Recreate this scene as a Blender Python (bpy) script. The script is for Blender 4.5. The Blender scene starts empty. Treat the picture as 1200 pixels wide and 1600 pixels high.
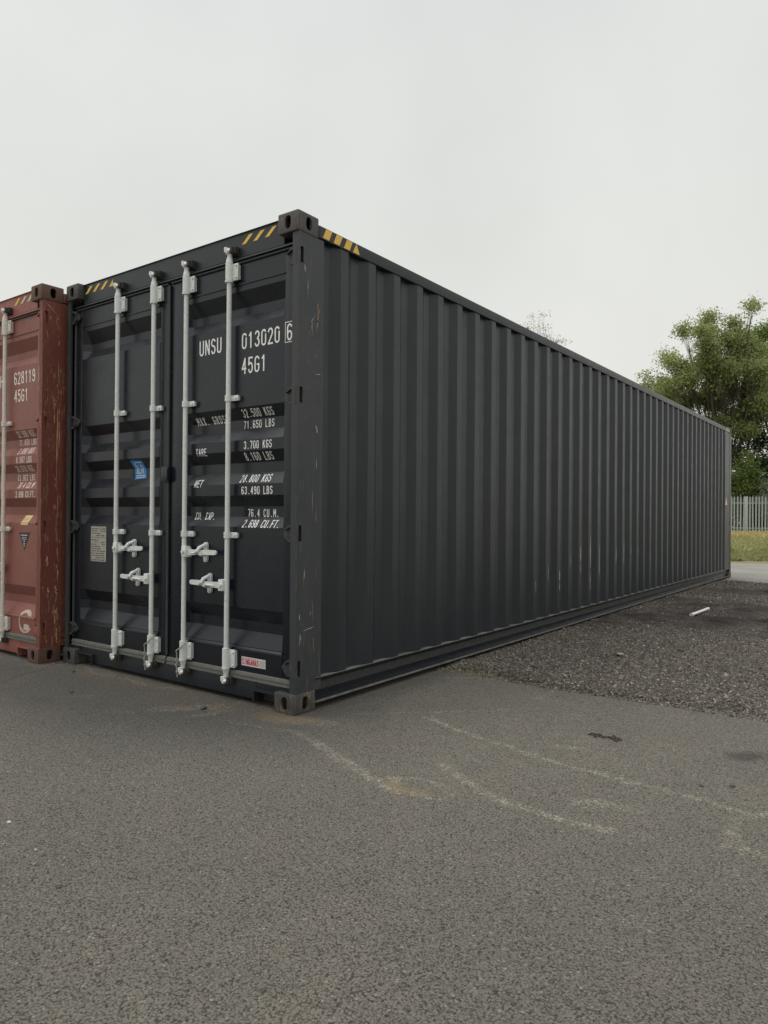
import bpy, bmesh, math, random
from mathutils import Vector, Matrix, noise
R = math.radians
random.seed(7)
sc = bpy.context.scene
COL = sc.collection

# ------------------------------------------------------------------ camera
CAMLOC = Vector((2.82656, -2.99147, 1.14300))
yaw, pitch, roll = -0.63483, 0.005693, 0.007388
fw = Vector((math.sin(yaw)*math.cos(pitch), math.cos(yaw)*math.cos(pitch), math.sin(pitch)))
rt = Vector((math.cos(yaw), -math.sin(yaw), 0)); up = rt.cross(fw)
rt2 = rt*math.cos(roll) + up*math.sin(roll); up2 = up*math.cos(roll) - rt*math.sin(roll)
cam = bpy.data.cameras.new('camera'); camo = bpy.data.objects.new('camera', cam); COL.objects.link(camo)
cam.sensor_fit = 'VERTICAL'; cam.sensor_height = 32.0; cam.lens = 1121.543/1600*32.0
cam.clip_start = 0.05; cam.clip_end = 3000
M4 = Matrix((rt2, up2, -fw)).transposed().to_4x4(); M4.translation = CAMLOC
camo.matrix_world = M4
sc.camera = camo

# ------------------------------------------------------------------ sky, sun, exposure
SUN_EL, SUN_AZ = R(58), R(232)     # azimuth clockwise from +Y: behind and left of the camera
world = bpy.data.worlds.new('World'); sc.world = world; world.use_nodes = True
wt = world.node_tree; wt.nodes.clear()
wo = wt.nodes.new('ShaderNodeOutputWorld'); bg = wt.nodes.new('ShaderNodeBackground')
sky = wt.nodes.new('ShaderNodeTexSky'); sky.sky_type = 'NISHITA'; sky.sun_disc = False
sky.sun_elevation = SUN_EL; sky.sun_rotation = SUN_AZ; sky.dust_density = 4.0
tcw = wt.nodes.new('ShaderNodeTexCoord'); sep = wt.nodes.new('ShaderNodeSeparateXYZ')
ramp = wt.nodes.new('ShaderNodeValToRGB')            # cloud layer: brightness by elevation
el = ramp.color_ramp.elements
el[0].position = 0.0; el[0].color = (0.79, 0.79, 0.735, 1)
el[1].position = 1.0; el[1].color = (2.3, 2.32, 2.3, 1)
for p, c in ((0.18, (0.785, 0.785, 0.738)), (0.42, (0.745, 0.757, 0.722)), (0.60, (0.735, 0.75, 0.73)), (0.72, (1.05, 1.06, 1.04))):
    e = el.new(p); e.color = (*c, 1)
wn = wt.nodes.new('ShaderNodeTexNoise'); wn.inputs['Scale'].default_value = 2.3; wn.inputs['Detail'].default_value = 4
mr = wt.nodes.new('ShaderNodeMapRange'); mr.inputs['From Min'].default_value = .3; mr.inputs['From Max'].default_value = .7
mr.inputs['To Min'].default_value = .935; mr.inputs['To Max'].default_value = 1.06
mul = wt.nodes.new('ShaderNodeVectorMath'); mul.operation = 'SCALE'
nis = wt.nodes.new('ShaderNodeVectorMath'); nis.operation = 'SCALE'; nis.inputs['Scale'].default_value = 0.10
mix = wt.nodes.new('ShaderNodeMix'); mix.data_type = 'RGBA'; mix.inputs[0].default_value = 0.93
L = wt.links.new
L(tcw.outputs['Generated'], sep.inputs[0]); L(sep.outputs['Z'], ramp.inputs[0])
L(tcw.outputs['Generated'], wn.inputs['Vector']); L(wn.outputs['Fac'], mr.inputs['Value'])
L(ramp.outputs[0], mul.inputs[0]); L(mr.outputs[0], mul.inputs['Scale'])
L(sky.outputs[0], nis.inputs[0]); L(nis.outputs[0], mix.inputs[6]); L(mul.outputs[0], mix.inputs[7])
L(mix.outputs[2], bg.inputs['Color']); bg.inputs['Strength'].default_value = 1.0
L(bg.outputs[0], wo.inputs['Surface'])
sl = bpy.data.lights.new('sun', 'SUN'); sl.energy = 0.7; sl.angle = R(28); sl.color = (1, .97, .92)
so = bpy.data.objects.new('sun', sl); COL.objects.link(so)
sd = Vector((math.sin(SUN_AZ)*math.cos(SUN_EL), math.cos(SUN_AZ)*math.cos(SUN_EL), math.sin(SUN_EL)))
so.rotation_euler = sd.to_track_quat('Z', 'Y').to_euler()
sc.view_settings.view_transform = 'Standard'; sc.view_settings.look = 'None'
sc.view_settings.exposure = 0.08; sc.view_settings.gamma = 1.0
sc.render.engine = 'CYCLES'

# ------------------------------------------------------------------ node helper and materials
class NT:
    def __init__(s, name):
        s.m = bpy.data.materials.new(name); s.m.use_nodes = True; s.t = s.m.node_tree; s.t.nodes.clear()
        s.out = s.t.nodes.new('ShaderNodeOutputMaterial'); s.p = s.t.nodes.new('ShaderNodeBsdfPrincipled')
        s.t.links.new(s.p.outputs[0], s.out.inputs[0])
        s.tc = s.t.nodes.new('ShaderNodeTexCoord'); s.obj = s.tc.outputs['Object']
    def put(s, sock, v):
        if isinstance(v, bpy.types.NodeSocket): s.t.links.new(v, sock)
        elif isinstance(v, (tuple, list)) and len(v) == 3 and sock.type == 'RGBA': sock.default_value = (*v, 1)
        else: sock.default_value = v
    def set(s, **k):
        for a, v in k.items(): s.put(s.p.inputs[a.replace('_', ' ')], v)
        return s
    def noise(s, scale, detail=4, rough=.55, vec=None, dist=0):
        n = s.t.nodes.new('ShaderNodeTexNoise'); s.put(n.inputs['Vector'], vec or s.obj)
        n.inputs['Scale'].default_value = scale; n.inputs['Detail'].default_value = detail
        n.inputs['Roughness'].default_value = rough; n.inputs['Distortion'].default_value = dist
        return n.outputs['Fac']
    def voro(s, scale, feature='F1', out='Distance', vec=None, rnd=1):
        n = s.t.nodes.new('ShaderNodeTexVoronoi'); n.feature = feature; s.put(n.inputs['Vector'], vec or s.obj)
        n.inputs['Scale'].default_value = scale; n.inputs['Randomness'].default_value = rnd
        return n.outputs[out]
    def vmap(s, scale=(1, 1, 1), loc=(0, 0, 0), rot=(0, 0, 0)):
        n = s.t.nodes.new('ShaderNodeMapping'); s.put(n.inputs['Vector'], s.obj)
        n.inputs['Scale'].default_value = scale; n.inputs['Location'].default_value = loc; n.inputs['Rotation'].default_value = rot
        return n.outputs[0]
    def rng(s, v, a, b, c=0, d=1):
        n = s.t.nodes.new('ShaderNodeMapRange'); s.put(n.inputs['Value'], v)
        for k, x in zip(('From Min', 'From Max', 'To Min', 'To Max'), (a, b, c, d)): s.put(n.inputs[k], x)
        return n.outputs[0]
    def math(s, op, a, b=0.0):
        n = s.t.nodes.new('ShaderNodeMath'); n.operation = op; s.put(n.inputs[0], a); s.put(n.inputs[1], b); return n.outputs[0]
    def mix(s, f, a, b, mode='MIX'):
        n = s.t.nodes.new('ShaderNodeMix'); n.data_type = 'RGBA'; n.blend_type = mode
        s.put(n.inputs[0], f); s.put(n.inputs[6], a); s.put(n.inputs[7], b); return n.outputs[2]
    def xyz(s):
        n = s.t.nodes.new('ShaderNodeSeparateXYZ'); s.put(n.inputs[0], s.obj); return n.outputs
    def attr(s, name):
        n = s.t.nodes.new('ShaderNodeVertexColor'); n.layer_name = name
        q = s.t.nodes.new('ShaderNodeSeparateColor'); s.t.links.new(n.outputs[0], q.inputs[0]); return n.outputs[0], q.outputs
    def bump(s, h, dist=.002, strength=1.0, prev=None):
        n = s.t.nodes.new('ShaderNodeBump'); s.put(n.inputs['Height'], h)
        n.inputs['Distance'].default_value = dist; n.inputs['Strength'].default_value = strength
        if prev: s.t.links.new(prev, n.inputs['Normal'])
        s.t.links.new(n.outputs[0], s.p.inputs['Normal']); return n.outputs[0]

MAT = {}
def paint(name, base, dust, rust=(.16, .075, .04), wear=0.0, rough=.42, scuff=0.0, chip=(.42, .40, .36), spec=.5):
    """painted steel: slow fading, dust streaks running down, chips and scratches (wear 0..1)"""
    n = NT(name)
    big = n.noise(1.1, 3); streak = n.noise(5, 4, .6, n.vmap((3, 3, .22)))
    fine = n.noise(60, 5, .7)
    c = n.mix(n.rng(big, .35, .7, 0, .35), base, dust)
    c = n.mix(n.rng(streak, .52, .78, 0, .30), c, dust)
    c = n.mix(n.rng(fine, .5, .8, 0, .06), c, dust)
    if scuff:
        v = n.math('MULTIPLY', n.rng(n.noise(22, 5, .7, n.vmap((1, 1, .06))), .60-scuff*.06, .70), n.rng(n.noise(1.6, 2), .45, .6))
        c = n.mix(n.math('MULTIPLY', v, .5), c, dust)
    rg = n.rng(n.noise(7, 4, .6), .3, .8, rough-.03, rough+.09)
    if wear:
        w1 = n.noise(105, 6, .85, n.vmap((1, 1, .14)))
        w2 = n.noise(3.5, 3, .6, n.vmap((1, 1, .5)))
        area = n.rng(w2, .42, .62)
        m = n.math('MULTIPLY', n.rng(w1, .64-.10*wear, .67-.10*wear), area)
        m2 = n.math('MULTIPLY', n.rng(w1, .60-.12*wear, .62-.10*wear), area)
        c = n.mix(m2, c, rust); c = n.mix(n.math('MULTIPLY', m, .75), c, chip)
        thin = n.rng(n.noise(90, 3, .6, n.vmap((1, 1, .05))), .70-.05*wear, .74-.04*wear)
        c = n.mix(n.math('MULTIPLY', thin, .5), c, chip)
        rg = n.mix(m2, rg, (.8, .8, .8))
    n.set(Base_Color=c, Roughness=rg, Specular_IOR_Level=spec)
    n.bump(n.noise(9, 3), .0025, .25)
    MAT[name] = n.m; return n.m

DK = (.0155, .0200, .0245); DD = (.029, .034, .038)
paint('dark_paint', DK, DD, scuff=.5, rough=.36, spec=.42)
paint('dark_door', (.0065, .0095, .0150), (.015, .018, .022), scuff=.4, rough=.27, spec=.42)
paint('dark_worn', (.026, .031, .034), (.058, .061, .060), wear=.34, rough=.5, rust=(.085, .062, .050), chip=(.26, .24, .21))
paint('bare_cast', (.042, .043, .042), (.095, .088, .076), wear=.95, rough=.5, rust=(.22, .12, .06), chip=(.48, .40, .30))
paint('dark_cast', (.040, .042, .043), (.095, .088, .078), wear=.75, rough=.55, rust=(.13, .075, .05), chip=(.36, .27, .2))
RDC = (.215, .066, .049)
paint('red_door', RDC, (.27, .112, .085), wear=.3, rough=.45, rust=(.10, .04, .03), chip=(.4, .25, .2))
paint('red_paint', (.25, .078, .06), (.32, .135, .105), wear=.3, rough=.5, rust=(.09, .035, .025), chip=(.45, .33, .25))
paint('red_worn', (.155, .040, .026), (.20, .062, .040), wear=.85, rough=.6, rust=(.085, .030, .018), chip=(.62, .38, .22))
paint('red_cast', (.105, .052, .036), (.15, .085, .06), wear=.8, rough=.7, rust=(.06, .03, .02), chip=(.3, .18, .1))

def galv(name, a, b, rough=.42):
    n = NT(name)
    v = n.voro(95, out='Color'); s = n.t.nodes.new('ShaderNodeSeparateColor'); n.put(s.inputs[0], v)
    f = n.math('ADD', n.math('MULTIPLY', s.outputs[0], .45), n.math('MULTIPLY', n.noise(70, 5, .75), .75))
    c = n.mix(n.rng(f, .3, .85), a, b)
    c = n.mix(n.rng(n.noise(130, 4, .7), .62, .72, 0, .4), c, (.24, .24, .22))
    c = n.mix(n.rng(n.noise(14, 4, .7), .60, .70, 0, .35), c, (.30, .26, .20))
    n.set(Base_Color=c, Metallic=.08, Roughness=rough); n.bump(n.noise(160, 4), .0012, .35); MAT[name] = n.m
galv('galvanised', (.58, .61, .595), (.70, .73, .705))
galv('galvanised_cream', (.54, .51, .45), (.70, .66, .59), .5)
galv('galvanised_dirty', (.20, .20, .19), (.42, .43, .41), .5)
galv('fence_steel', (.30, .345, .32), (.44, .48, .45), .6)

def flat(name, c, rough=.6, c2=None, sc_=30, spec=.4, wearto=None):
    n = NT(name); k = c
    if c2: k = n.mix(n.rng(n.noise(sc_, 5, .6), .35, .7), c, c2)
    if wearto: k = n.mix(n.rng(n.noise(110, 5, .75), .60, .68), k, wearto)
    n.set(Base_Color=k, Roughness=rough, Specular_IOR_Level=spec); MAT[name] = n.m
flat('rubber', (.115, .115, .10), .7, (.16, .158, .14), 25)
flat('scrape_pale', (.46, .46, .44), .7, (.24, .24, .23), 60)
flat('scrape_cream', (.66, .40, .26), .8, (.40, .22, .13), 60)
flat('scrape_rust', (.30, .17, .10), .8, (.14, .08, .05), 90)
flat('dusty_edge', (.10, .10, .09), .8, (.20, .195, .175), 14, wearto=(.05, .05, .05))
flat('rubber_dark', (.035, .037, .037), .6, (.055, .056, .054), 25)
flat('letter_white', (.80, .81, .79), .5, wearto=(.45, .45, .45))
flat('letter_cream', (.82, .74, .68), .55, wearto=(.30, .13, .10))
flat('hazard_yellow', (.80, .50, .07), .5, (.70, .44, .08), 40, wearto=(.30, .2, .06))
flat('hazard_pale', (.60, .55, .33), .5, (.5, .46, .3), 60)
flat('black_tape', (.022, .022, .024), .45)
flat('sticker_blue', (.03, .20, .52), .4, (.05, .27, .6), 20)
flat('sticker_white', (.66, .66, .65), .45, (.58, .58, .57), 60)
flat('sticker_red', (.50, .035, .06), .5, wearto=(.6, .5, .5))
flat('sticker_yellow', (.68, .52, .14), .5, (.66, .60, .38), 22)
flat('sticker_grey', (.36, .36, .33), .5, (.5, .49, .45), 120)
flat('plate_metal', (.30, .295, .26), .5, (.42, .41, .36), 45)
flat('plate_text', (.075, .072, .06), .6)
flat('graffiti_white', (.56, .50, .43), .8, (.42, .30, .25), 70)
flat('rope', (.42, .40, .34), .9, (.28, .26, .22), 90)
flat('dark_metal', (.022, .021, .02), .45, (.07, .06, .05), 70)
flat('pvc_white', (.74, .73, .70), .4, (.6, .58, .54), 20)
flat('stone_dark', (.055, .052, .045), .85, (.10, .095, .08), 90)
flat('stone_pale', (.52, .50, .46), .85)
flat('stone_mid', (.26, .235, .20), .85)
flat('twig', (.07, .05, .035), .9)

# asphalt: aggregate speckle, pale worn marks, rust, dark stains and broad darker areas from the painted-on "marks" layer
def asphalt():
    n = NT('asphalt')
    w = n.t.nodes.new('ShaderNodeVectorMath'); w.operation = 'ADD'
    nz = n.t.nodes.new('ShaderNodeTexNoise'); nz.inputs['Scale'].default_value = 70; n.put(nz.inputs['Vector'], n.obj)
    sc2 = n.t.nodes.new('ShaderNodeVectorMath'); sc2.operation = 'SCALE'; sc2.inputs['Scale'].default_value = .012
    n.put(sc2.inputs[0], nz.outputs['Color']); n.put(w.inputs[0], n.obj); n.put(w.inputs[1], sc2.outputs[0])
    vec = w.outputs[0]
    v1 = n.voro(150, vec=vec); vc = n.voro(150, out='Color', vec=vec)
    s = n.t.nodes.new('ShaderNodeSeparateColor'); n.put(s.inputs[0], vc)
    grain = n.noise(230, 5, .8); clump = n.noise(118, 5, .75)
    big = n.noise(.9, 4, .6); mid = n.noise(4.5, 5, .65); patch = n.noise(.45, 2); hue = n.noise(7, 4, .6)
    c = n.mix(n.rng(big, .35, .66), (.325, .298, .250), (.47, .412, .335))
    c = n.mix(n.rng(mid, .38, .68, 0, .55), c, (.50, .435, .350))
    c = n.mix(n.rng(patch, .42, .60, 0, .55), c, (.270, .262, .232))
    c = n.mix(n.rng(hue, .42, .60, 0, .45), c, (.290, .292, .262))
    c = n.mix(n.rng(n.noise(2.1, 4, .6), .48, .68, 0, .45), c, (.44, .355, .300))
    c = n.mix(n.rng(s.outputs[0], .2, 1, 0, .5), c, (.47, .44, .38))
    c = n.mix(n.rng(s.outputs[2], .3, 0, 0, .5), c, (.11, .105, .09))
    c = n.mix(n.rng(clump, .52, .61, 0, .62), c, (.085, .078, .065))
    c = n.mix(n.rng(v1, .50, .80, 0, .8), c, (.04, .038, .033))
    c = n.mix(n.rng(grain, .53, .64, 0, .78), c, (.055, .051, .043))
    c = n.mix(n.rng(grain, .46, .34, 0, .5), c, (.56, .52, .45))
    c = n.mix(n.math('MULTIPLY', n.rng(s.outputs[1], .988, .992), .7), c, (.6, .59, .54))
    _, mk = n.attr('marks')
    cell = n.math('MULTIPLY', n.math('MULTIPLY', mk[0], .92), n.rng(n.noise(13, 5, .85), .44, .58, .0, 1))
    sp = n.rng(n.math('SUBTRACT', cell, s.outputs[1]), -.02, .04)
    c = n.mix(n.math('MULTIPLY', sp, n.rng(v1, .80, .45, .2, .9)), c, (.74, .67, .53))
    c = n.mix(n.math('MULTIPLY', mk[0], .14), c, (.60, .53, .41))
    c = n.mix(n.math('MULTIPLY', mk[1], n.rng(n.noise(60, 6, .85), .44, .56)), c, (.56, .39, .17))
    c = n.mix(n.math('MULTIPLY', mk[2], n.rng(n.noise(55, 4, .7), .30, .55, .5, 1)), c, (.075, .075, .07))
    n.set(Base_Color=c, Roughness=.88, Specular_IOR_Level=.3)
    h = n.math('SUBTRACT', n.math('MULTIPLY', clump, 1.6), n.math('MULTIPLY', v1, .6))
    n.bump(h, .020, 1.0)
    MAT['asphalt'] = n.m
asphalt()
def gravelmat():
    n = NT('gravel')
    c = n.mix(n.rng(n.noise(1.3, 3), .4, .62), (.120, .110, .098), (.155, .134, .118))
    col = n.voro(70, out='Color'); s = n.t.nodes.new('ShaderNodeSeparateColor'); n.put(s.inputs[0], col)
    c = n.mix(n.rng(s.outputs[0], 0, 1, 0, .5), c, (.25, .24, .215))
    c = n.mix(n.rng(n.voro(70), .5, .8, 0, .8), c, (.03, .028, .026))
    _, mk = n.attr('marks')
    c = n.mix(n.math('MULTIPLY', mk[2], .9), c, (.048, .036, .032))
    n.set(Base_Color=c, Roughness=.95, Specular_IOR_Level=.2)
    n.bump(n.math('SUBTRACT', n.noise(60, 5, .75), n.voro(70)), .016, 1.0)
    MAT['gravel'] = n.m
gravelmat()
def simple_ground(name, a, b, s1, bmp):
    n = NT(name); c = n.mix(n.rng(n.noise(s1, 5, .65), .35, .68), a, b)
    c = n.mix(n.rng(n.noise(s1*14, 5, .7), .5, .75, 0, .5), c, tuple(x*.55 for x in a))
    n.set(Base_Color=c, Roughness=.95, Specular_IOR_Level=.2); n.bump(n.noise(s1*18, 5, .7), bmp, .8); MAT[name] = n.m
simple_ground('road_grey', (.235, .222, .198), (.30, .285, .255), 1.1, .01)
simple_ground('soil', (.19, .17, .10), (.28, .25, .15), .8, .03)
def colattr(name, rough=.8, transl=0.0, spec=.3):
    n = NT(name); c, _ = n.attr('tint'); n.set(Base_Color=c, Roughness=rough, Specular_IOR_Level=spec)
    if transl:
        t = n.t.nodes.new('ShaderNodeBsdfTranslucent'); hs = n.t.nodes.new('ShaderNodeHueSaturation')
        hs.inputs['Saturation'].default_value = 1.1; hs.inputs['Value'].default_value = 1.9; n.put(hs.inputs['Color'], c)
        n.put(t.inputs['Color'], hs.outputs[0])
        ms = n.t.nodes.new('ShaderNodeMixShader'); ms.inputs[0].default_value = transl
        n.t.links.new(n.p.outputs[0], ms.inputs[1]); n.t.links.new(t.outputs[0], ms.inputs[2]); n.t.links.new(ms.outputs[0], n.out.inputs[0])
    MAT[name] = n.m
colattr('stones', .95, spec=.15); colattr('foliage', .55, .46); colattr('grass_blades', .7, .3)
n_ = NT('bark'); n_.set(Base_Color=n_.mix(n_.noise(6, 5), (.05, .042, .032), (.13, .115, .09)), Roughness=.9); n_.bump(n_.noise(14, 5), .02, .8); MAT['bark'] = n_.m

# ------------------------------------------------------------------ object helpers
def tag(o, label=None, cat=None, group=None, kind=None):
    if label: o['label'] = label
    if cat: o['category'] = cat
    if group: o['group'] = group
    if kind: o['kind'] = kind
    return o
def empty(name, loc=(0, 0, 0), rz=0):
    o = bpy.data.objects.new(name, None); COL.objects.link(o); o.location = loc; o.rotation_euler = (0, 0, rz); o.empty_display_size = .2; return o

class MB:
    def __init__(s): s.v = []; s.f = []; s.smooth = []; s.col = None
    def add(s, vs, fs, sm=False):
        b = len(s.v); s.v += [tuple(v) for v in vs]; s.f += [tuple(i+b for i in f) for f in fs]; s.smooth += [sm]*len(fs); return s
    def box(s, x0, x1, y0, y1, z0, z1, bev=0.0):
        if bev <= 0:
            vs = [(x, y, z) for z in (z0, z1) for y in (y0, y1) for x in (x0, x1)]
            return s.add(vs, [(0, 2, 3, 1), (4, 5, 7, 6), (0, 1, 5, 4), (2, 6, 7, 3), (0, 4, 6, 2), (1, 3, 7, 5)])
        bm = bmesh.new(); bmesh.ops.create_cube(bm, size=1)
        for v in bm.verts: v.co = ((x0+x1)/2+v.co.x*(x1-x0), (y0+y1)/2+v.co.y*(y1-y0), (z0+z1)/2+v.co.z*(z1-z0))
        bmesh.ops.bevel(bm, geom=bm.edges[:], offset=bev, segments=2, affect='EDGES', profile=.6)
        bm.verts.index_update(); s.add([v.co[:] for v in bm.verts], [[v.index for v in f.verts] for f in bm.faces], True); bm.free(); return s
    def prism(s, pts, axis, a, b, sm=False):
        """pts: outline (2-D) in the plane across axis; extruded a..b along axis"""
        if axis == 'y': pts = list(pts)[::-1]
        n = len(pts)
        def P(p, t): return {'x': (t, p[0], p[1]), 'y': (p[0], t, p[1]), 'z': (p[0], p[1], t)}[axis]
        vs = [P(p, a) for p in pts]+[P(p, b) for p in pts]
        fs = [tuple(range(n))[::-1], tuple(range(n, 2*n))]+[(i, (i+1) % n, n+(i+1) % n, n+i) for i in range(n)]
        return s.add(vs, fs, sm)
    def tube(s, pts, rs, seg=10, cap=True):
        pts = [Vector(p) for p in pts]
        if not isinstance(rs, (list, tuple)): rs = [rs]*len(pts)
        vs = []; prev = None
        for i, p in enumerate(pts):
            d = (pts[min(i+1, len(pts)-1)]-pts[max(i-1, 0)])
            if d.length < 1e-9: d = Vector((0, 0, 1))
            d.normalize()
            a = prev - d*prev.dot(d) if prev is not None else d.orthogonal()
            if a.length < 1e-6: a = d.orthogonal()
            a.normalize(); prev = a; b = d.cross(a)
            for k in range(seg):
                t = 2*math.pi*k/seg; vs.append(p+(a*math.cos(t)+b*math.sin(t))*rs[i])
        fs = [(i*seg+k, i*seg+(k+1) % seg, (i+1)*seg+(k+1) % seg, (i+1)*seg+k) for i in range(len(pts)-1) for k in range(seg)]
        if cap: fs += [tuple(range(seg))[::-1], tuple((len(pts)-1)*seg+k for k in range(seg))]
        return s.add(vs, fs, True)
    def build(s, name, mat, parent=None, smooth_angle=35):
        me = bpy.data.meshes.new(name); me.from_pydata(s.v, [], s.f)
        me.polygons.foreach_set('use_smooth', s.smooth)
        me.materials.append(MAT[mat]); me.update()
        if any(s.smooth):
            bm = bmesh.new(); bm.from_mesh(me)
            for e in bm.edges:
                if len(e.link_faces) == 2 and e.calc_face_angle(0) > R(smooth_angle): e.smooth = False
            bm.to_mesh(me); bm.free()
        o = bpy.data.objects.new(name, me); COL.objects.link(o)
        if parent: o.parent = parent
        if s.col:
            a = me.color_attributes.new('tint', 'FLOAT_COLOR', 'POINT')
            flatc = [x for c in s.col for x in (*c, 1.0)]; a.data.foreach_set('color', flatc)
        return o

# ------------------------------------------------------------------ stencil stroke alphabet (unit cell 1 wide, 2.3 high)
H_ = 2.3
def arc(cx, cy, rx, ry, a0, a1, n=7): return [(cx+rx*math.cos(R(a0+(a1-a0)*i/n)), cy+ry*math.sin(R(a0+(a1-a0)*i/n))) for i in range(n+1)]
GL = {
 '0': [arc(.5, 1.8, .5, .5, 0, 180)+arc(.5, .5, .5, .5, 180, 360)+[(1, 1.8)]],
 'O': [arc(.5, 1.8, .5, .5, 0, 180)+arc(.5, .5, .5, .5, 180, 360)+[(1, 1.8)]],
 '1': [[(.15, 1.9), (.55, 2.3), (.55, 0)]],
 '2': [arc(.5, 1.8, .5, .5, 170, 0)+[(.95, 1.45), (0, 0), (1, 0)]],
 '3': [arc(.5, 1.78, .48, .52, 160, -75)+arc(.5, .6, .5, .6, 80, -160)],
 '4': [[(.72, 0), (.72, 2.3), (0, .7), (1, .7)]],
 '5': [[(.95, 2.3), (.1, 2.3), (.05, 1.25)]+arc(.5, .75, .5, .75, 130, -155, 9)],
 '6': [arc(.5, 1.8, .5, .5, 20, 180)+[(0, .7)]+arc(.5, .65, .5, .65, 180, 530, 12)],
 '7': [[(0, 2.3), (1, 2.3), (.4, 0)]],
 '8': [arc(.5, 1.75, .44, .55, -90, 270, 12), arc(.5, .6, .5, .6, 90, 450, 12)],
 '9': [arc(.5, .5, .5, .5, 200, 360)+[(1, 1.6)]+arc(.5, 1.65, .5, .65, 0, 350, 12)],
 'U': [[(0, 2.3)]+arc(.5, .5, .5, .5, 180, 360)+[(1, 2.3)]], 'N': [[(0, 0), (0, 2.3), (1, 0), (1, 2.3)]],
 'S': [arc(.5, 1.75, .5, .55, 25, 250, 9)+arc(.5, .6, .5, .6, 75, -160, 9)],
 'G': [arc(.5, 1.8, .5, .5, 20, 180)+arc(.5, .5, .5, .5, 180, 360)+[(1, 1.1), (.55, 1.1)]],
 'C': [arc(.5, 1.8, .5, .5, 20, 180)+arc(.5, .5, .5, .5, 180, 340)], 'M': [[(0, 0), (0, 2.3), (.55, .9), (1.1, 2.3), (1.1, 0)]],
 'A': [[(0, 0), (.5, 2.3), (1, 0)], [(.2, .75), (.8, .75)]], 'X': [[(0, 0), (1, 2.3)], [(0, 2.3), (1, 0)]],
 'R': [[(0, 0), (0, 2.3)]+arc(.45, 1.75, .55, .55, 90, -90)+[(0, 1.2)], [(.5, 1.2), (1, 0)]],
 'P': [[(0, 0), (0, 2.3)]+arc(.45, 1.7, .55, .6, 90, -90)+[(0, 1.1)]], 'B': [[(0, 0), (0, 2.3)]+arc(.5, 1.75, .4, .55, 90, -90)+[(0, 1.2)], [(.4, 1.2)]+arc(.5, .6, .5, .6, 90, -90)+[(0, 0)]],
 'T': [[(0, 2.3), (1, 2.3)], [(.5, 2.3), (.5, 0)]], 'K': [[(0, 0), (0, 2.3)], [(.95, 2.3), (0, .95)], [(.35, 1.35), (1, 0)]],
 'E': [[(.95, 2.3), (0, 2.3), (0, 0), (.95, 0)], [(0, 1.2), (.8, 1.2)]], 'L': [[(0, 2.3), (0, 0), (.9, 0)]], 'F': [[(0, 0), (0, 2.3), (.95, 2.3)], [(0, 1.2), (.8, 1.2)]],
 'H': [[(0, 0), (0, 2.3)], [(1, 0), (1, 2.3)], [(0, 1.2), (1, 1.2)]], 'I': [[(.5, 0), (.5, 2.3)]],
 '.': [[(.42, .08), (.58, .08)]], '-': [[(.1, 1.1), (.9, 1.1)]], ' ': [],
}
def stroke_text(txt, x, z, h, adv, wgl, w):
    """returns list of quads (2-D) for a line of text: x = left, z = base line, adv = advance, wgl = glyph width, w = stroke width"""
    out = []; sx = wgl; sz = (h-w)/H_
    for i, ch in enumerate(txt):
        for pl in GL[ch]:
            P = [Vector((x+i*adv+w/2+p[0]*(sx-w), z+w/2+p[1]*sz)) for p in pl]
            runs = [[P[0]]]                                   # split at sharp corners, mitre the gentle ones
            for k in range(1, len(P)):
                runs[-1].append(P[k])
                if k < len(P)-1 and (P[k]-P[k-1]).normalized().dot((P[k+1]-P[k]).normalized()) < .35: runs.append([P[k]])
            for P in runs:
                Q = []
                for k, p in enumerate(P):
                    d1 = (p-P[k-1]).normalized() if k else None
                    d2 = (P[k+1]-p).normalized() if k < len(P)-1 else None
                    t = ((d1 or d2) if not (d1 and d2) else (d1+d2)).normalized(); nn = Vector((-t.y, t.x)); m = w/2
                    if d1 and d2: m /= max(.7, abs(nn.dot(Vector((-d2.y, d2.x)))))
                    e = Vector((0, 0)) if (d1 and d2) else (t*w*.42*(1 if d1 else -1))
                    Q.append((p+e+nn*m, p+e-nn*m))
                for k in range(len(Q)-1): out.append((Q[k][0], Q[k+1][0], Q[k+1][1], Q[k][1], len(out)))
    return out

# ------------------------------------------------------------------ shipping container geometry
CL, CW, CH = 12.192, 2.438, 2.896
REC = [(2.530, 2.440, 2.387, 2.321), (1.809, 1.738, 1.672, 1.606), (1.538, 1.468, 1.405, 1.335), (1.264, 1.196, 1.133, 1.069), (.573, .490, .427, .340)]
YS, YP, RD = .052, .0545, .046       # stile plane, panel plane, recess depth
BREAKS = sorted({z for r in REC for z in r})
def prof(z):
    for t, a, b, c in REC:
        if c <= z <= t:
            if z > a: return RD*(t-z)/(t-a)
            if z < b: return RD*(z-c)/(b-c)
            return RD
    return 0.0
DOORS = {'r': (-1.213, -.058, -1.076, -.147), 'l': (-2.380, -1.225, -2.291, -1.362+.04)}
def face_y(x, z):
    for a, b, p, q in DOORS.values():
        if p-.001 <= x <= q+.001:
            k = max(0, min(1, (x-p)/.052, (q-x)/.008)); return YP+prof(z)*k-(.004 if z < .316 else .004*max(0, min(1, (.333-z)/.018)))
    return YS
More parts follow.
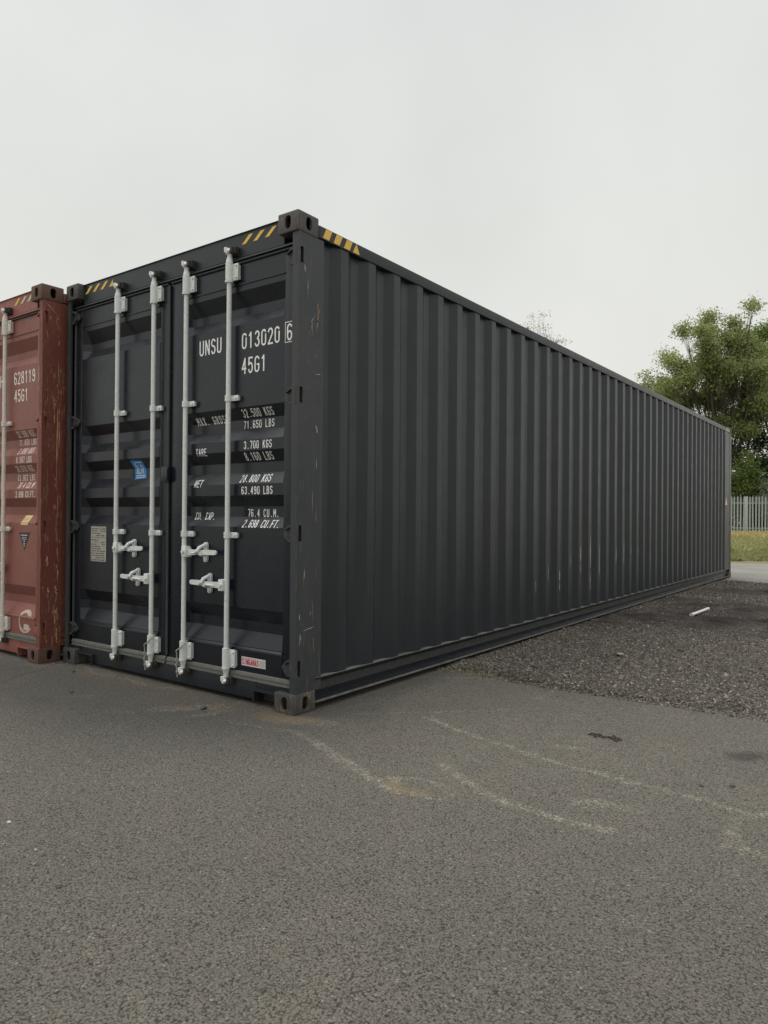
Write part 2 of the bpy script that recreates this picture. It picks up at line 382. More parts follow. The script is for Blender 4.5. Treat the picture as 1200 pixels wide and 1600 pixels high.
def on_door(quads, off=.0012):
    bm = bmesh.new()
    for a, b, c, d, k in quads:
        o = (k % 5)*.00007
        vs = [bm.verts.new((p.x, o, p.y)) for p in (a, b, c, d)]
        try: bm.faces.new(vs)
        except ValueError: pass
    for zb in BREAKS+[.315, .333]:
        bmesh.ops.bisect_plane(bm, geom=bm.verts[:]+bm.edges[:]+bm.faces[:], plane_co=(0, 0, zb), plane_no=(0, 0, 1))
    for _, _, p, q in DOORS.values():
        for xx in (p, p+.052, q-.008, q): bmesh.ops.bisect_plane(bm, geom=bm.verts[:]+bm.edges[:]+bm.faces[:], plane_co=(xx, 0, 0), plane_no=(1, 0, 0))
    for v in bm.verts: v.co.y = face_y(v.co.x, v.co.z)-off-v.co.y
    bm.verts.index_update()
    m = MB(); m.add([v.co[:] for v in bm.verts], [[v.index for v in f.verts] for f in bm.faces]); bm.free(); return m
def rect_q(x0, x1, z0, z1, sh=0): return (Vector((x0, z0)), Vector((x1, z0)), Vector((x1+sh, z1)), Vector((x0+sh, z1)), 0)

def boolean_diff(base, cutters):
    bpy.context.view_layer.update()
    for c in cutters:
        m = base.modifiers.new('b', 'BOOLEAN'); m.operation = 'DIFFERENCE'; m.object = c; m.solver = 'EXACT'
    dg = bpy.context.evaluated_depsgraph_get()
    me = bpy.data.meshes.new_from_object(base.evaluated_get(dg)); me.name = base.name
    base.modifiers.clear(); old = base.data; base.data = me
    for c in cutters: bpy.data.objects.remove(c)
    me.set_sharp_from_angle(angle=R(30))
def stadium(w, h, n=8):
    r = w/2; k = h/2-r
    return [(r*math.cos(math.pi*i/n), k+r*math.sin(math.pi*i/n)) for i in range(n+1)]+[(-r*math.cos(math.pi*i/n), -k-r*math.sin(math.pi*i/n)) for i in range(n+1)]
def casting_mesh():
    """corner block: outer faces x=0 and y=0 (front), 162 x 178 x 118 mm, hollow, with slotted holes front, side and top"""
    b = MB().box(-.162, 0, 0, .178, 0, .118, .009).build('corner_casting', 'dark_cast')
    cs = [MB().box(-.140, -.016, .016, .162, .016, .102).build('t', 'dark_cast')]
    cs.append(MB().prism([(-.081+p[0], .059+p[1]) for p in stadium(.046, .078)], 'y', -.02, .03).build('t', 'dark_cast'))
    cs.append(MB().prism([(.092+p[0], .059+p[1]) for p in stadium(.048, .078)], 'x', -.03, .02).build('t', 'dark_cast'))
    cs.append(MB().prism([(-.081+p[0], .09+p[1]) for p in stadium(.062, .122)], 'z', .10, .14).build('t', 'dark_cast'))
    boolean_diff(b, cs); me = b.data; bpy.data.objects.remove(b); return me
CAST = casting_mesh()

def place_mesh(name, me, parent, loc, scale=(1, 1, 1), mat=None):
    m = me.copy(); m.transform(Matrix.Diagonal((*scale, 1)))
    if scale[0]*scale[1]*scale[2] < 0: m.flip_normals()
    m.transform(Matrix.Translation(loc))
    if mat: m.materials.clear(); m.materials.append(MAT[mat])
    o = bpy.data.objects.new(name, m); COL.objects.link(o); o.parent = parent; return o

def corrugated_side(x_out, depth, y0, y1, z0, z1, inward):
    """trapezoid profile along y; inward = -1 towards -x"""
    m = MB(); per = .281; pts = [(y0, 0.0)]
    y = .184
    pts = [(y0, depth*.0)]
    k = 0; ph = .392
    segs = []
    while ph+per*k < y1-.2:
        s = ph+per*k; segs += [(s, 0), (s+.072, 0), (s+.072+.068, depth), (s+.072+.068+.072, depth)]; k += 1
    pts = [(y0, depth), (segs[0][0]-.069, depth)]+segs[:-2]+[(segs[-3][0]+.001, 0), (y1, 0)]
    pts = [p for i, p in enumerate(pts) if i == 0 or p[0] > pts[i-1][0]+.0005]
    vs = []
    zs = [z0, z0+.6, z0+1.25, z0+1.9, z1]
    for p in pts:
        for z in zs:
            wob = .004*(noise.noise(Vector((p[0]*.55, z*.8, x_out*3+7)))) if p[1] == 0 else .003*noise.noise(Vector((p[0]*.5, z*.8, 3)))
            if z in (z0, z1): wob *= .2
            vs.append((x_out+inward*(p[1]+wob+.002), p[0], z))
    n = len(zs)
    m.add(vs, [(i*n+j, (i+1)*n+j, (i+1)*n+j+1, i*n+j+1) for i in range(len(pts)-1) for j in range(n-1)])
    return m

def hinge(parent, x0, dirx, z, mat):
    """dirx = -1: blade runs towards -x from the post (right-hand door)"""
    m = MB(); s = dirx
    m.tube([(x0, .026, z-.052), (x0, .026, z+.052)], .0165, 12)
    def X(a): return x0+s*a
    # blade: two tapering cheeks and a joining plate
    pts = [(X(0), z-.050), (X(.052), z-.046), (X(.100), z-.022), (X(.112), z-.004), (X(.100), z+.016), (X(.052), z+.046), (X(0), z+.052)]
    if s < 0: pts = pts[::-1]
    m.prism(pts, 'y', .036, YS-.001)
    for a, b in ((.034, .048), (-.050, -.036)):
        pts = [(X(0), z+a), (X(.05), z+a), (X(.085), z+a*.45), (X(.085), z+b*.45), (X(.05), z+b), (X(0), z+b)]
        if (s > 0) == (a > b): pts = pts[::-1]
        m.prism(pts, 'y', .020, .0362)
    m.box(min(X(-.012), X(.016)), max(X(-.012), X(.016)), .014, .0385, z-.047, z+.047, .004)
    return m.build('hinge', mat, parent)

def lockbar(parent, x, mat, dirty, hz, hdir, zh_catch, rope=False):
    Y = .018
    bar = MB().tube([(x, Y, .19), (x, Y, 1.0), (x, Y, 1.8), (x, Y, 2.70)], .0158, 20).build('locking_bar', mat, parent)
    # guide brackets near both ends: half shell round the bar, flange to the right, four bolts
    for z0, z1 in ((2.590, 2.706), (.196, .318)):
        m = MB(); m.tube([(x, Y-.002, z0-.006), (x, Y-.002, z0+.006), (x, Y-.002, z0+.0065), (x, Y-.002, z1)], [.026, .026, .0235, .0235], 16)
        m.box(x+.012, x+.068, Y+.006, Y+.018, z0+.004, z1-.006, .004)
        m.box(x-.034, x-.010, Y+.010, Y+.018, z0+.010, z1-.012, .003)
        m.box(x-.03, x+.064, Y+.019, YS-.001, z0+.012, z1-.014)
        b = m
        for bx in (x+.056, x-.022):
            for bz in (z0+.020, z1-.022): b.tube([(bx, Y+.010, bz), (bx, Y-.002, bz), (bx, Y-.005, bz)], [.0065, .0065, .003], 8)
        m.build('guide_bracket', mat, bar)
    for zc in (1.866, 1.018):
        m = MB(); m.tube([(x, Y, zc-.019), (x, Y, zc+.019)], .0225, 14)
        m.box(x+.010, x+.076, Y+.010, Y+.020, zc-.018, zc+.018, .004)
        m.box(x-.036, x-.012, Y+.012, Y+.020, zc-.016, zc+.016, .003)
        m.box(x-.03, x+.07, Y+.021, YS-.001, zc-.014, zc+.014)
        m.tube([(x+.056, Y+.012, zc), (x+.056, Y+.003, zc)], .008, 8)
        m.build('bar_clamp', mat, bar)
    # cam ends with keepers
    for zt, s in ((2.706, 1), (.196, -1)):
        m = MB(); m.tube([(x, Y, zt), (x, Y, zt+s*.018), (x, Y, zt+s*.034), (x, Y, zt+s*.056)], [.023, .0215, .016, .016], 12)
        zc = zt+s*.075
        m.box(x-.020, x+.012, Y-.022, Y+.034, zc-.014, zc+.016, .006)
        m.box(x-.026, x-.006, Y-.026, Y+.004, zc-.008, zc+.024, .006)
        m.tube([(x-.010, Y-.016, zc-.016), (x+.012, Y-.020, zc-.004), (x+.026, Y-.008, zc+.008)], [.010, .011, .007], 8)
        m.build('cam', mat, bar)
        k = MB(); k.box(x+.012, x+.050, Y-.004, .0545, zc-.020, zc+.026, .006)
        k.box(x-.052, x-.024, Y+.008, .0545, zc-.020, zc+.022, .006)
        k.tube([(x+.030, Y-.012, zc-.014), (x+.030, Y-.012, zc+.020)], .011, 8)
        k.box(x-.05, x+.05, .040, .0545, zc-.026, zc-.012)
        k.build('cam_keeper', 'dark_metal', bar)
    # handle: hub on the bar, flat bar rising over the catch to a rounded grip
    s = hdir; hub = MB()
    hub.box(min(x+s*.006, x+s*.05), max(x+s*.006, x+s*.05), Y-.030, Y+.014, hz-.036, hz+.036, .006)
    hub.tube([(x+s*.026, Y-.040, hz), (x+s*.026, Y-.026, hz)], .012, 10)
    hub.box(min(x+s*.048, x+s*.062), max(x+s*.048, x+s*.062), Y-.014, Y+.012, hz-.034, hz+.026, .003)
    hub.build('handle_hub', mat, bar)
    L_ = .335
    path = [(.045, hz-.002), (.11, hz-.002), (.17, hz), (.23, hz+.002), (L_-.015, hz+.003), (L_, hz+.003)]
    hw = [.019, .018, .014, .016, .015, .008]
    vs = []
    for (a, z), w in zip(path, hw):
        yy = Y-.020+(.006 if a < .1 else 0)
        vs += [(x+s*a, yy, z-w), (x+s*a, yy, z+w), (x+s*a, yy+.010, z+w), (x+s*a, yy+.010, z-w)]
    fs = []
    for i in range(len(path)-1):
        for k in range(4): fs.append((i*4+k, i*4+(k+1) % 4, (i+1)*4+(k+1) % 4, (i+1)*4+k))
    fs += [(0, 1, 2, 3), tuple(len(vs)-4+k for k in range(4))]
    hd = MB().add(vs, fs); hd.tube([(x+s*.09, Y-.023, hz-.008), (x+s*.16, Y-.026, hz-.004), (x+s*.2, Y-.023, hz)], [.003, .007, .002], 8)
    hd.build('handle', mat, bar)
    # catch plate behind with hasp in front
    cx = x+s*.176+(-.012 if s < 0 else .010)
    c = MB(); c.prism([(cx+p[0], hz+p[1]) for p in stadium(.034, .128)], 'y', Y+.018, YS-.001)
    c.tube([(cx-.004, Y+.014, hz+.044), (cx-.008, Y-.022, hz+.030), (cx-.014, Y-.036, hz+.008), (cx-.034, Y-.034, hz-.006), (cx-.040, Y-.028, hz-.008)], [.012, .012, .011, .009, .007], 9)
    c.tube([(cx, Y+.020, hz+.048), (cx, Y+.008, hz+.048)], .009, 10); c.tube([(cx, Y+.020, hz-.050), (cx, Y+.010, hz-.050)], .008, 10)
    c.tube([(cx+.004, Y+.016, hz-.018), (cx+.006, Y-.026, hz-.014), (cx+.002, Y-.034, hz-.010)], [.011, .010, .008], 8)
    c.build('handle_catch', mat, bar)
    if rope:
        r = MB(); pts = []
        for i in range(12):
            t = i/11; pts.append((x+.05-.085*t, Y-.030-.004*math.sin(t*9), .306-.055*t))
        for i in range(1, 12):
            t = i/11; pts.append((x-.036-.010*math.sin(t*3.4)+.003*math.sin(t*31), Y-.020+.004*math.cos(t*27), .251-.17*t))
        r.tube(pts, .0038, 6); r.tube([(x+.05, Y-.030, .306), (x+.03, Y+.01, .325), (x-.03, Y+.012, .300)], .0038, 6)
        r.build('retaining_rope', 'rope', bar)
    return bar

def container(loc, label, mats, texts, small_red=False):
    root = empty('shipping_container', loc); tag(root, label, 'container', 'shipping containers parked side by side')
    P, D, Wn, Cs, G, Gd, LT, RB = mats
    # ---- corner castings (outer faces flush with the ISO envelope)
    for sx in (0, 1):
        for sy in (0, 1):
            for sz in (0, 1):
                place_mesh('corner_casting', CAST, root, (-CW if sx else 0, CL if sy else 0, CH if sz else 0), (-1 if sx else 1, -1 if sy else 1, -1 if sz else 1), 'bare_cast' if (Cs == 'dark_cast' and not sz and not sx) else Cs)
    # ---- corner posts; front ones have hinge slots cut in their outer face
    HZ = (2.645, 1.838, 1.040, .262)
    for sx in (0, 1):
        def X(a): return -a if not sx else -CW+a
        def bx(m, a, b, *r, **k): m.box(min(X(a), X(b)), max(X(a), X(b)), *r, **k)
        m = MB(); z0, z1 = .1185, CH-.1185
        bx(m, .004, .052, .012, .026, z0, z1); bx(m, .004, .052, .052, .212, z0, z1); bx(m, .004, .010, .212, .228, z0, z1)
        zz = [z0]+[v for h in sorted(HZ) for v in (h-.046, h+.046)]+[z1]
        for i in range(0, len(zz), 2): bx(m, .004, .052, .026, .052, zz[i], zz[i+1])
        bx(m, .038, .052, .0261, .0519, z0+.02, z1-.02)
        m.build('corner_post', Wn, root)
        m = MB(); bx(m, .004, .06, CL-.160, CL-.014, z0, z1, bev=.004); m.build('corner_post', P, root)
        for h in HZ:
            hinge(root, X(.024)-(.0 if not sx else 0), -1 if not sx else 1, h+(.005 if sx else 0), RB[1] if not small_red else P)
    # ---- side walls, rails
    for sx in (0, 1):
        xo = -.006 if not sx else -CW+.006; inw = -1 if not sx else 1
        corrugated_side(xo, .036, .227, CL-.155, .186, 2.800, inw).build('side_wall', P, root)
        def X(a): return -a if not sx else -CW+a
        def bx(m, a, b, *r, **k): m.box(min(X(a), X(b)), max(X(a), X(b)), *r, **k)
        m = MB(); bx(m, 0.0, .060, .1785, CL-.1785, 2.786, 2.860, bev=.006); tr = m.build('top_rail', P, root)
        m = MB(); bx(m, .046, .052, .1785, CL-.1785, .052, .178)
        bx(m, .004, .060, .1785, CL-.1785, .176, .1845); bx(m, .004, .060, .1785, CL-.1785, .040, .052)
        br_ = m.build('bottom_rail', D if not small_red else P, root)
        for za, zb in ((.1765, .1855), (.0405, .0530)):
            m = MB(); bx(m, -.001, .0038 if za < .1 else .05, .1785, CL-.1785, za if za < .1 else .185, zb if za < .1 else .187); m.build('rail_lip', 'dusty_edge', br_)
        # hazard stripes on the ends of the top rail
        for ye, sg in ((.190, 1), (CL-.190, -1)):
            mk, my = MB(), MB()
            o = .0012
            xs = X(-o)
            q = [(ye, 2.792), (ye+sg*.39, 2.792), (ye+sg*.36, 2.855), (ye, 2.855)]
            mk.add([(X(-o*.6), a, b) for a, b in q], [(0, 1, 2, 3)])
            for k in range(4):
                a = ye+sg*(.022+.098*k)
                if k < 3: q = [(a, 2.794), (a+sg*.056, 2.794), (a+sg*.086, 2.854), (a+sg*.030, 2.854)]
                else: q = [(a-sg*.01, 2.794), (a+sg*.058, 2.794), (a+sg*.028, 2.854), (a+sg*.024, 2.854)]
                my.add([(xs, u, v) for u, v in q], [(0, 1, 2, 3)])
            b_ = mk.build('hazard_stripe', 'black_tape', tr); my.build('hazard_stripe', 'hazard_yellow' if sg > 0 else 'hazard_pale', tr)
    # ---- roof sheet with swages, end wall, floor
    m = MB()
    k = 0; y = .30; xs = [-.06, -.3, -CW/2, -CW+.3, -CW+.06]; zz = [2.852, 2.852, 2.856, 2.852, 2.852]
    rows = [(.10, 0)]
    while y < CL-.3: rows += [(y, 0), (y+.03, .016), (y+.10, .016), (y+.13, 0)]; y += .209
    rows.append((CL-.10, 0)); vs = [(x, yy, z+(h if 0 < i < 4 else 0)) for yy, h in rows for i, (x, z) in enumerate(zip(xs, zz))]
    m.add(vs, [(i*5+j, i*5+j+1, (i+1)*5+j+1, (i+1)*5+j) for i in range(len(rows)-1) for j in range(4)]); m.build('roof', P, root)
    m = MB(); pts = []
    x = -.07
    while x > -CW+.3: pts += [(x, CL-.02), (x-.07, CL-.02), (x-.12, CL-.062), (x-.19, CL-.062)]; x -= .24
    pts.append((-CW+.07, CL-.02)); vs = [(a, b, z) for a, b in pts for z in (.15, 2.80)]
    m.add(vs, [(i*2, i*2+1, i*2+3, i*2+2) for i in range(len(pts)-1)]); m.build('end_wall', P, root)
    m = MB(); m.box(-CW+.163, -.163, CL-.06, CL-.002, .03, .16); m.build('end_sill', P, root)
    m = MB(); m.box(-CW+.163, -.163, CL-.06, CL-.002, 2.78, 2.89); m.build('end_header', P, root)
    m = MB(); m.box(-CW+.041, -.041, .13, CL-.07, .10, .15); m.build('floor', 'rubber_dark', root)
    # ---- door header (plate, top lip, drip moulding)
    m = MB(); m.box(-CW+.162, -.162, .054, .14, 2.742, 2.886); m.box(-CW+.162, -.162, .046, .10, 2.8865, 2.8905)
    m.box(-CW+.053, -.053, .058, .14, 2.706, 2.7415)
    m.prism([(.0575, 2.7395), (.034, 2.728), (.032, 2.718), (.0575, 2.7095)], 'x', -CW+.055, -.055)
    hd = m.build('door_header', P, root)
    for xa, n_, sg in ((-.525, 3, 1), (-2.262, 4, 1)):
        my = MB()
        for k in range(n_):
            a = xa+.101*k
            mm = MB()
            if k == 3 and not small_red: q = [(a+.012, 2.817), (a+.060, 2.817), (a+.060, 2.868)]
            else: q = [(a, 2.817), (a+.036, 2.817), (a+.100, 2.868), (a+.064, 2.868)]
            mm.add([(u, .0525, v) for u, v in q], [tuple(range(len(q)))])
            mm.build('hazard_stripe', 'hazard_pale' if (small_red and k) else 'hazard_yellow', hd)
    # ---- sill with the notch beside each casting
    m = MB(); m.box(-CW+.36, -.36, .046, .14, .030, .136, .004)
    for a, b in ((-.3595, -.163), (-CW+.163, -CW+.3595)): m.box(a, b, .047, .14, .092, .1355, .003)
    for a, b in ((-.3595, -.352), (-CW+.352, -CW+.3595)): m.box(a, b, .020, .14, .022, .0915)
    for a, b in ((-.36, -.163), (-CW+.163, -CW+.36)): m.box(a, b, .022, .047, .0875, .0985)
    for a, b in ((-.162, -.056), (-CW+.056, -CW+.162)): m.box(a, b, .040, .14, .119, .1355)
    m.build('door_sill', P, root)
    for a, b in ((-.3515, -.163), (-CW+.163, -CW+.3515)): MB().box(a, b, .10, .14, .022, .0915).build('sill_pocket', 'dark_metal', root)  # near-black block closing the back of each sill notch
    # ---- doors
    for key in ('r', 'l'):
        a, b, p, q = DOORS[key]
        m = MB()
        m.box(a, p, YS, .10, .188, 2.700, .003); m.box(q, b, YS, .10, .188, 2.700, .003)
        zs = [.188, .315, .333]+BREAKS+[2.572, 2.700]
        cols = [p, p+.052, q-.008, q]
        vs = []
        for z in zs:
            for i, x in enumerate(cols):
                d = prof(z) if i in (1, 2) else 0
                if z < .316: d -= .004
                vs.append((x, YP+d, z))
        m.add(vs, [(r*4+c, r*4+c+1, (r+1)*4+c+1, (r+1)*4+c) for r in range(len(zs)-1) for c in range(3)])
        m.prism([(YP-.004, .322), (YP-.013, .326), (YP-.004, .336), (YP+.002, .336)], 'x', p+.002, q-.002)      # folded lip
        m.prism([(YP+.002, 2.580), (YP-.006, 2.576), (YP-.006, 2.568), (YP+.002, 2.566)], 'x', p+.002, q-.002)
        dr = m.build('door', D, root)
        g = MB(); g.box(a+.004, b-.004, .036, .060, .140, .186, .006); g.box(a+.004, b-.004, .032, .036, .1415, .149); g.box(a+.004, b-.004, .032, .0365, .165, .171)
        g.build('door_gasket', RB[0], dr)
        g = MB(); g.box(a+.01, b-.01, .040, .060, 2.6985, 2.7085, .003); g.build('door_gasket', RB[1], dr)
        if key == 'r':
            g = MB(); g.tube([(a-.006, .044, .20), (a-.006, .044, 2.69)], .0095, 10); g.build('door_gasket', RB[1], dr)
            g = MB(); g.box(-1.275, -1.195, .024, YS-.001, 1.362, 1.466, .005); g.box(-1.215, -1.195, .016, .024, 1.375, 1.452, .003); g.build('door_keeper', D, dr)
            for t in texts:
                if t[0] == 'frame':
                    x0, x1, z0, z1, w = t[1:]; qd = [rect_q(x0, x1, z0, z0+w), rect_q(x0, x1, z1-w, z1), rect_q(x0, x0+w, z0+w, z1-w), rect_q(x1-w, x1, z0+w, z1-w)]
                else: qd = stroke_text(*t)
                on_door(qd).build('lettering', LT, dr)
        else:
            g = MB(); g.tube([(a+.002, .050, .20), (a+.002, .050, 2.69)], .010, 10); g.build('door_gasket', RB[1], dr)
    # ---- locking bars
    for i, (x, hz, hd_) in enumerate(((-.596, .707, -1), (-1.012, .903, 1), (-1.358, .703, -1), (-1.779, .904, 1))):
        lockbar(root, x, G, Gd, hz, hd_, 0, rope=(i in (1, 2)) and not small_red)
    return root

BIG = lambda t, x, z: (t, x, z, .100, .0565, .043, .0105)
SM = lambda t, x, z, a=.0275: (t, x-1.5*prof(z+.025), z, .049, a, .021, .0056)
dark_text = [BIG('UNSU', -.918, 2.172), BIG('013020', -.517, 2.166), BIG('6', -.131, 2.166), ('frame', -.146, -.083, 2.156, 2.278, .004), BIG('45G1', -.517, 2.012),
    SM('32.500 KGS', -.498, 1.748), SM('71.650 LBS', -.475, 1.680), SM('3.700 KGS', -.492, 1.548), SM('8.160 LBS', -.470, 1.479),
    SM('28.800 KGS', -.506, 1.344), SM('63.490 LBS', -.510, 1.270), SM('76.4 CU.M.', -.430, 1.132), SM('2.698 CU.FT.', -.482, 1.066, .0268),
    SM('MAX. GROSS', -.925, 1.728, .0315), SM('TARE', -.946, 1.522), SM('NET', -.952, 1.320), SM('CU. CAP.', -.925, 1.110, .0255)]
dark = container((0, 0, 0), 'long charcoal shipping container with white numbers 013020, in front on the right', ('dark_paint', 'dark_door', 'dark_worn', 'dark_cast', 'galvanised', 'galvanised_dirty', 'letter_white', ('rubber', 'rubber_dark')), dark_text)
red_text = [BIG('HU', -0.742, 2.166+.01), BIG('628119', -0.513, 2.176), ('frame', -.128, -.068, 2.166, 2.288, .004), BIG('45G1', -0.508, 2.034),
    SM('32.500 KGS', -0.466, 1.752, .0276), SM('71.650 LBS', -0.440, 1.688, .0272), SM('3.890 KGS', -0.438, 1.616), SM('8.587 LBS', -0.468, 1.545),
    SM('28.610 KGS', -0.478, 1.476), SM('63.063 LBS', -0.460, 1.405), SM('76.4 CU.M', -0.438, 1.342), SM('2.698 CU.FT.', -0.472, 1.270, .0255),
    SM('MAX. GROSS', -1.013, 1.728, .0315), SM('TARE', -1.034, 1.522), SM('NET', -1.040, 1.420), SM('CU. CAP.', -1.013, 1.270, .0255)]
red = container((-2.500, -.160, 0), 'rusty dark red shipping container, leftmost, with white numbers 628119', ('red_paint', 'red_door', 'red_worn', 'red_cast', 'galvanised_cream', 'galvanised_cream', 'letter_cream', ('rubber', 'rubber_dark')), red_text, True)

# ---- things stuck on the doors
def kids(o, nm): return [c for c in o.children if c.name.split('.')[0] == nm]
def door_of(root, right): return sorted(kids(root, 'door'), key=lambda d: max(v.co.x for v in d.data.vertices))[1 if right else 0]
dr, dl = door_of(dark, True), door_of(dark, False); rr = door_of(red, True)
def sticker(name, mat, quads, parent, off=.0012):
    return on_door(quads, off).build(name, mat, parent)
LRx = (-1.668, -1.548)
sticker('sticker', 'sticker_blue', [(Vector((LRx[0], 1.392)), Vector((LRx[1]+.01, 1.400)), Vector((LRx[1], 1.520)), Vector((LRx[0]-.012, 1.526)), 0)], dl)
sticker('lettering', 'sticker_white', stroke_text('LR', LRx[0]+.040, 1.432, .062, .034, .028, .007), dl, .0026)
sticker('lettering', 'sticker_white', [rect_q(LRx[0]+.012, LRx[1]-.006, 1.403, 1.407), rect_q(LRx[0]+.012, LRx[1]-.004, 1.415, 1.421), rect_q(LRx[0]+.02, LRx[0]+.03, 1.43, 1.51), rect_q(LRx[0]+.03, LRx[1]-.012, 1.508, 1.513)], dl, .0024)
sticker('sticker', 'sticker_white', [rect_q(-.492, -.284, .222, .276, .0)], dr)
sticker('lettering', 'sticker_red', stroke_text('SINGAMAS', -.487, .229, .036, .0185, .0160, .0052), dr, .0026)
sticker('lettering', 'sticker_red', [rect_q(-.487, -.345, .268, .2705)], dr, .0026)
sticker('emblem', 'sticker_grey', [rect_q(-.335, -.290, .228, .270)]+stroke_text('S', -.325, .232, .034, .02, .024, .004)[:0], dr, .0024)
pl = sticker('data_plate', 'plate_metal', [rect_q(-2.152, -1.952, .790, 1.050)], dl, .003)
q = []
rng = random.Random(3)
for i in range(15):
    z = 1.032-.0165*i; x = -2.143
    if i == 4: q.append(rect_q(-2.15, -1.954, z+.002, z+.0045)); continue
    while x < -1.97:
        w = rng.uniform(.012, .04)
        if rng.random() < .78: q.append(rect_q(x, min(x+w, -1.962), z-.003, z+.0035))
        x += w+.008
sticker('lettering', 'plate_text', q, dl, .0042)
m = MB()
for bx in (-2.144, -1.960):
    for bz in (.798, 1.042): m.tube([(bx, YP-.003, bz), (bx, YP-.006, bz)], .004, 6)
m.build('rivet', 'galvanised_dirty', dl)
# small yellow warning triangle near the far end of the long wall
wl = sorted(kids(dark, 'side_wall'), key=lambda d: -max(v.co.x for v in d.data.vertices))[0]
MB().add([(-.0045, 11.63, 1.40), (-.0045, 11.83, 1.40), (-.0045, 11.73, 1.56)], [(0, 1, 2)]).build('warning_sticker', 'sticker_yellow', wl)
MB().add([(-.0045, 11.715, 1.72), (-.0045, 11.722, 1.72), (-.0045, 11.724, 2.0), (-.0045, 11.717, 2.0)], [(0, 1, 2, 3)]).build('scratch', 'graffiti_white', wl)
# long pale scrapes low on the ribs
posts = sorted([c for c in kids(dark, 'corner_post')], key=lambda d: (-max(v.co.x for v in d.data.vertices) > .5, min(v.co.y for v in d.data.vertices)))
cp = min(posts, key=lambda d: (min(v.co.x for v in d.data.vertices) < -1)*10+min(v.co.y for v in d.data.vertices))
def post_mark(px0, py0, px1, py1, w, mat):
    n = 7; vs = []; Yv = lambda px: (px-460)/44*.215+.01; Zv = lambda py: 2.78-(py-368)*.003687
    for i in range(n+1):
        t = i/n; y = Yv(px0+(px1-px0)*t)+rng.uniform(-.3, .3)*w; z = Zv(py0+(py1-py0)*t); ww = w*(.25+.75*math.sin(math.pi*t))*rng.uniform(.4, 1.2)
        dy, dz = Yv(px1)-Yv(px0), Zv(py1)-Zv(py0); L_ = math.hypot(dy, dz); ny, nz = -dz/L_, dy/L_
        vs += [(-.0032, y-ny*ww/2, z-nz*ww/2), (-.0032, y+ny*ww/2, z+nz*ww/2)]
    MB().add(vs, [(2*i, 2*i+1, 2*i+3, 2*i+2) for i in range(n)]).build('scratch', mat, cp)
def wall_x(y, z):
    zs = [.186, .786, 1.436, 2.086, 2.8]; W_ = lambda q: .004*noise.noise(Vector((y*.55, q*.8, 7-.018)))*(.2 if q in (.186, 2.8) else 1)
    for u, v in zip(zs, zs[1:]):
        if z <= v: t = (z-u)/(v-u); return -.008-(W_(u)*(1-t)+W_(v)*t)
    return -.008
rposts = kids(red, 'corner_post'); rp = min(rposts, key=lambda d: (min(v.co.x for v in d.data.vertices) < -1)*10+min(v.co.y for v in d.data.vertices))
def red_mark(px0, py0, px1, py1, w, mat, r):
    n = 7; vs = []; Yv = lambda px: .012+(px-66)*.0054; Zv = lambda py: 2.685-(py-485)*.004844
    for i in range(n+1):
        t = i/n; y = Yv(px0+(px1-px0)*t)+r.uniform(-.4, .4)*w; z = Zv(py0+(py1-py0)*t); ww = w*(.3+.7*math.sin(math.pi*t))*r.uniform(.3, 1.3)
        dy, dz = Yv(px1)-Yv(px0), Zv(py1)-Zv(py0); L_ = math.hypot(dy, dz)+1e-6; ny, nz = -dz/L_, dy/L_
        vs += [(-.0030, y-ny*ww/2, z-nz*ww/2), (-.0030, y+ny*ww/2, z+nz*ww/2)]
    return vs, [(2*i, 2*i+1, 2*i+3, 2*i+2) for i in range(n)]
rm = random.Random(4); ML = [(89, 640, 88, 760, .010), (92, 655, 91, 700, .008), (88, 800, 89, 852, .018), (90, 858, 91, 912, .012), (75, 870, 76, 886, .022), (91, 868, 92, 886, .016), (88, 918, 90, 932, .02), (76, 920, 78, 929, .014),
    (74, 715, 75, 770, .007), (90, 560, 91, 600, .005), (70, 470, 85, 484, .005), (74, 740, 74, 800, .006), (87, 950, 88, 985, .010), (84, 620, 84, 660, .004), (73, 985, 74, 1005, .010), (90, 985, 91, 1010, .012)]
for k in range(70):
    px = rm.choice((rm.gauss(90, 2.5), rm.uniform(70, 94))); py = rm.uniform(480, 1010); ML.append((px, py, px+rm.gauss(0, .8), py+rm.uniform(1.5, 14), rm.uniform(.002, .009)))
for nm, sl_ in (('scrape_cream', 0), ('scrape_rust', 1)):
    for i, a in enumerate(ML):
        if (i % 3 == 2) != bool(sl_) or a[0] > 100 or a[0] < 67: continue
        vs, fs = red_mark(*a, None, rm); MB().add(vs, fs).build('scratch', nm, rp)
rng = random.Random(9)
for a in ((495, 470, 494, 508, .016, 'scrape_rust'), (497, 480, 492, 520, .006, 'scrape_pale'), (484, 500, 484.5, 527, .006, 'scrape_pale'), (482, 508, 490, 492, .004, 'scrape_pale'), (470, 418, 472, 430, .008, 'scrape_pale'), (500, 585, 490, 587, .004, 'scrape_pale'),
          (493, 668, 495, 680, .010, 'scrape_pale'), (494, 720, 494, 740, .004, 'scrape_pale'), (494, 795, 494.5, 825, .006, 'scrape_rust'), (474, 893, 472, 926, .008, 'scrape_rust'), (475, 897, 473, 915, .004, 'scrape_pale'), (466, 965, 466.5, 975, .006, 'scrape_pale'),
          (485, 963, 485, 970, .005, 'scrape_pale'), (468, 996, 467, 1016, .006, 'scrape_pale'), (471, 1000, 470, 1012, .004, 'scrape_rust'), (472, 993, 491, 989, .004, 'scrape_pale'), (494, 890, 495, 915, .004, 'scrape_rust'), (490, 1005, 492, 1030, .008, 'scrape_rust'), (477, 440, 476, 470, .004, 'scrape_pale'), (488, 940, 489, 985, .005, 'scrape_rust')):
    post_mark(*a)
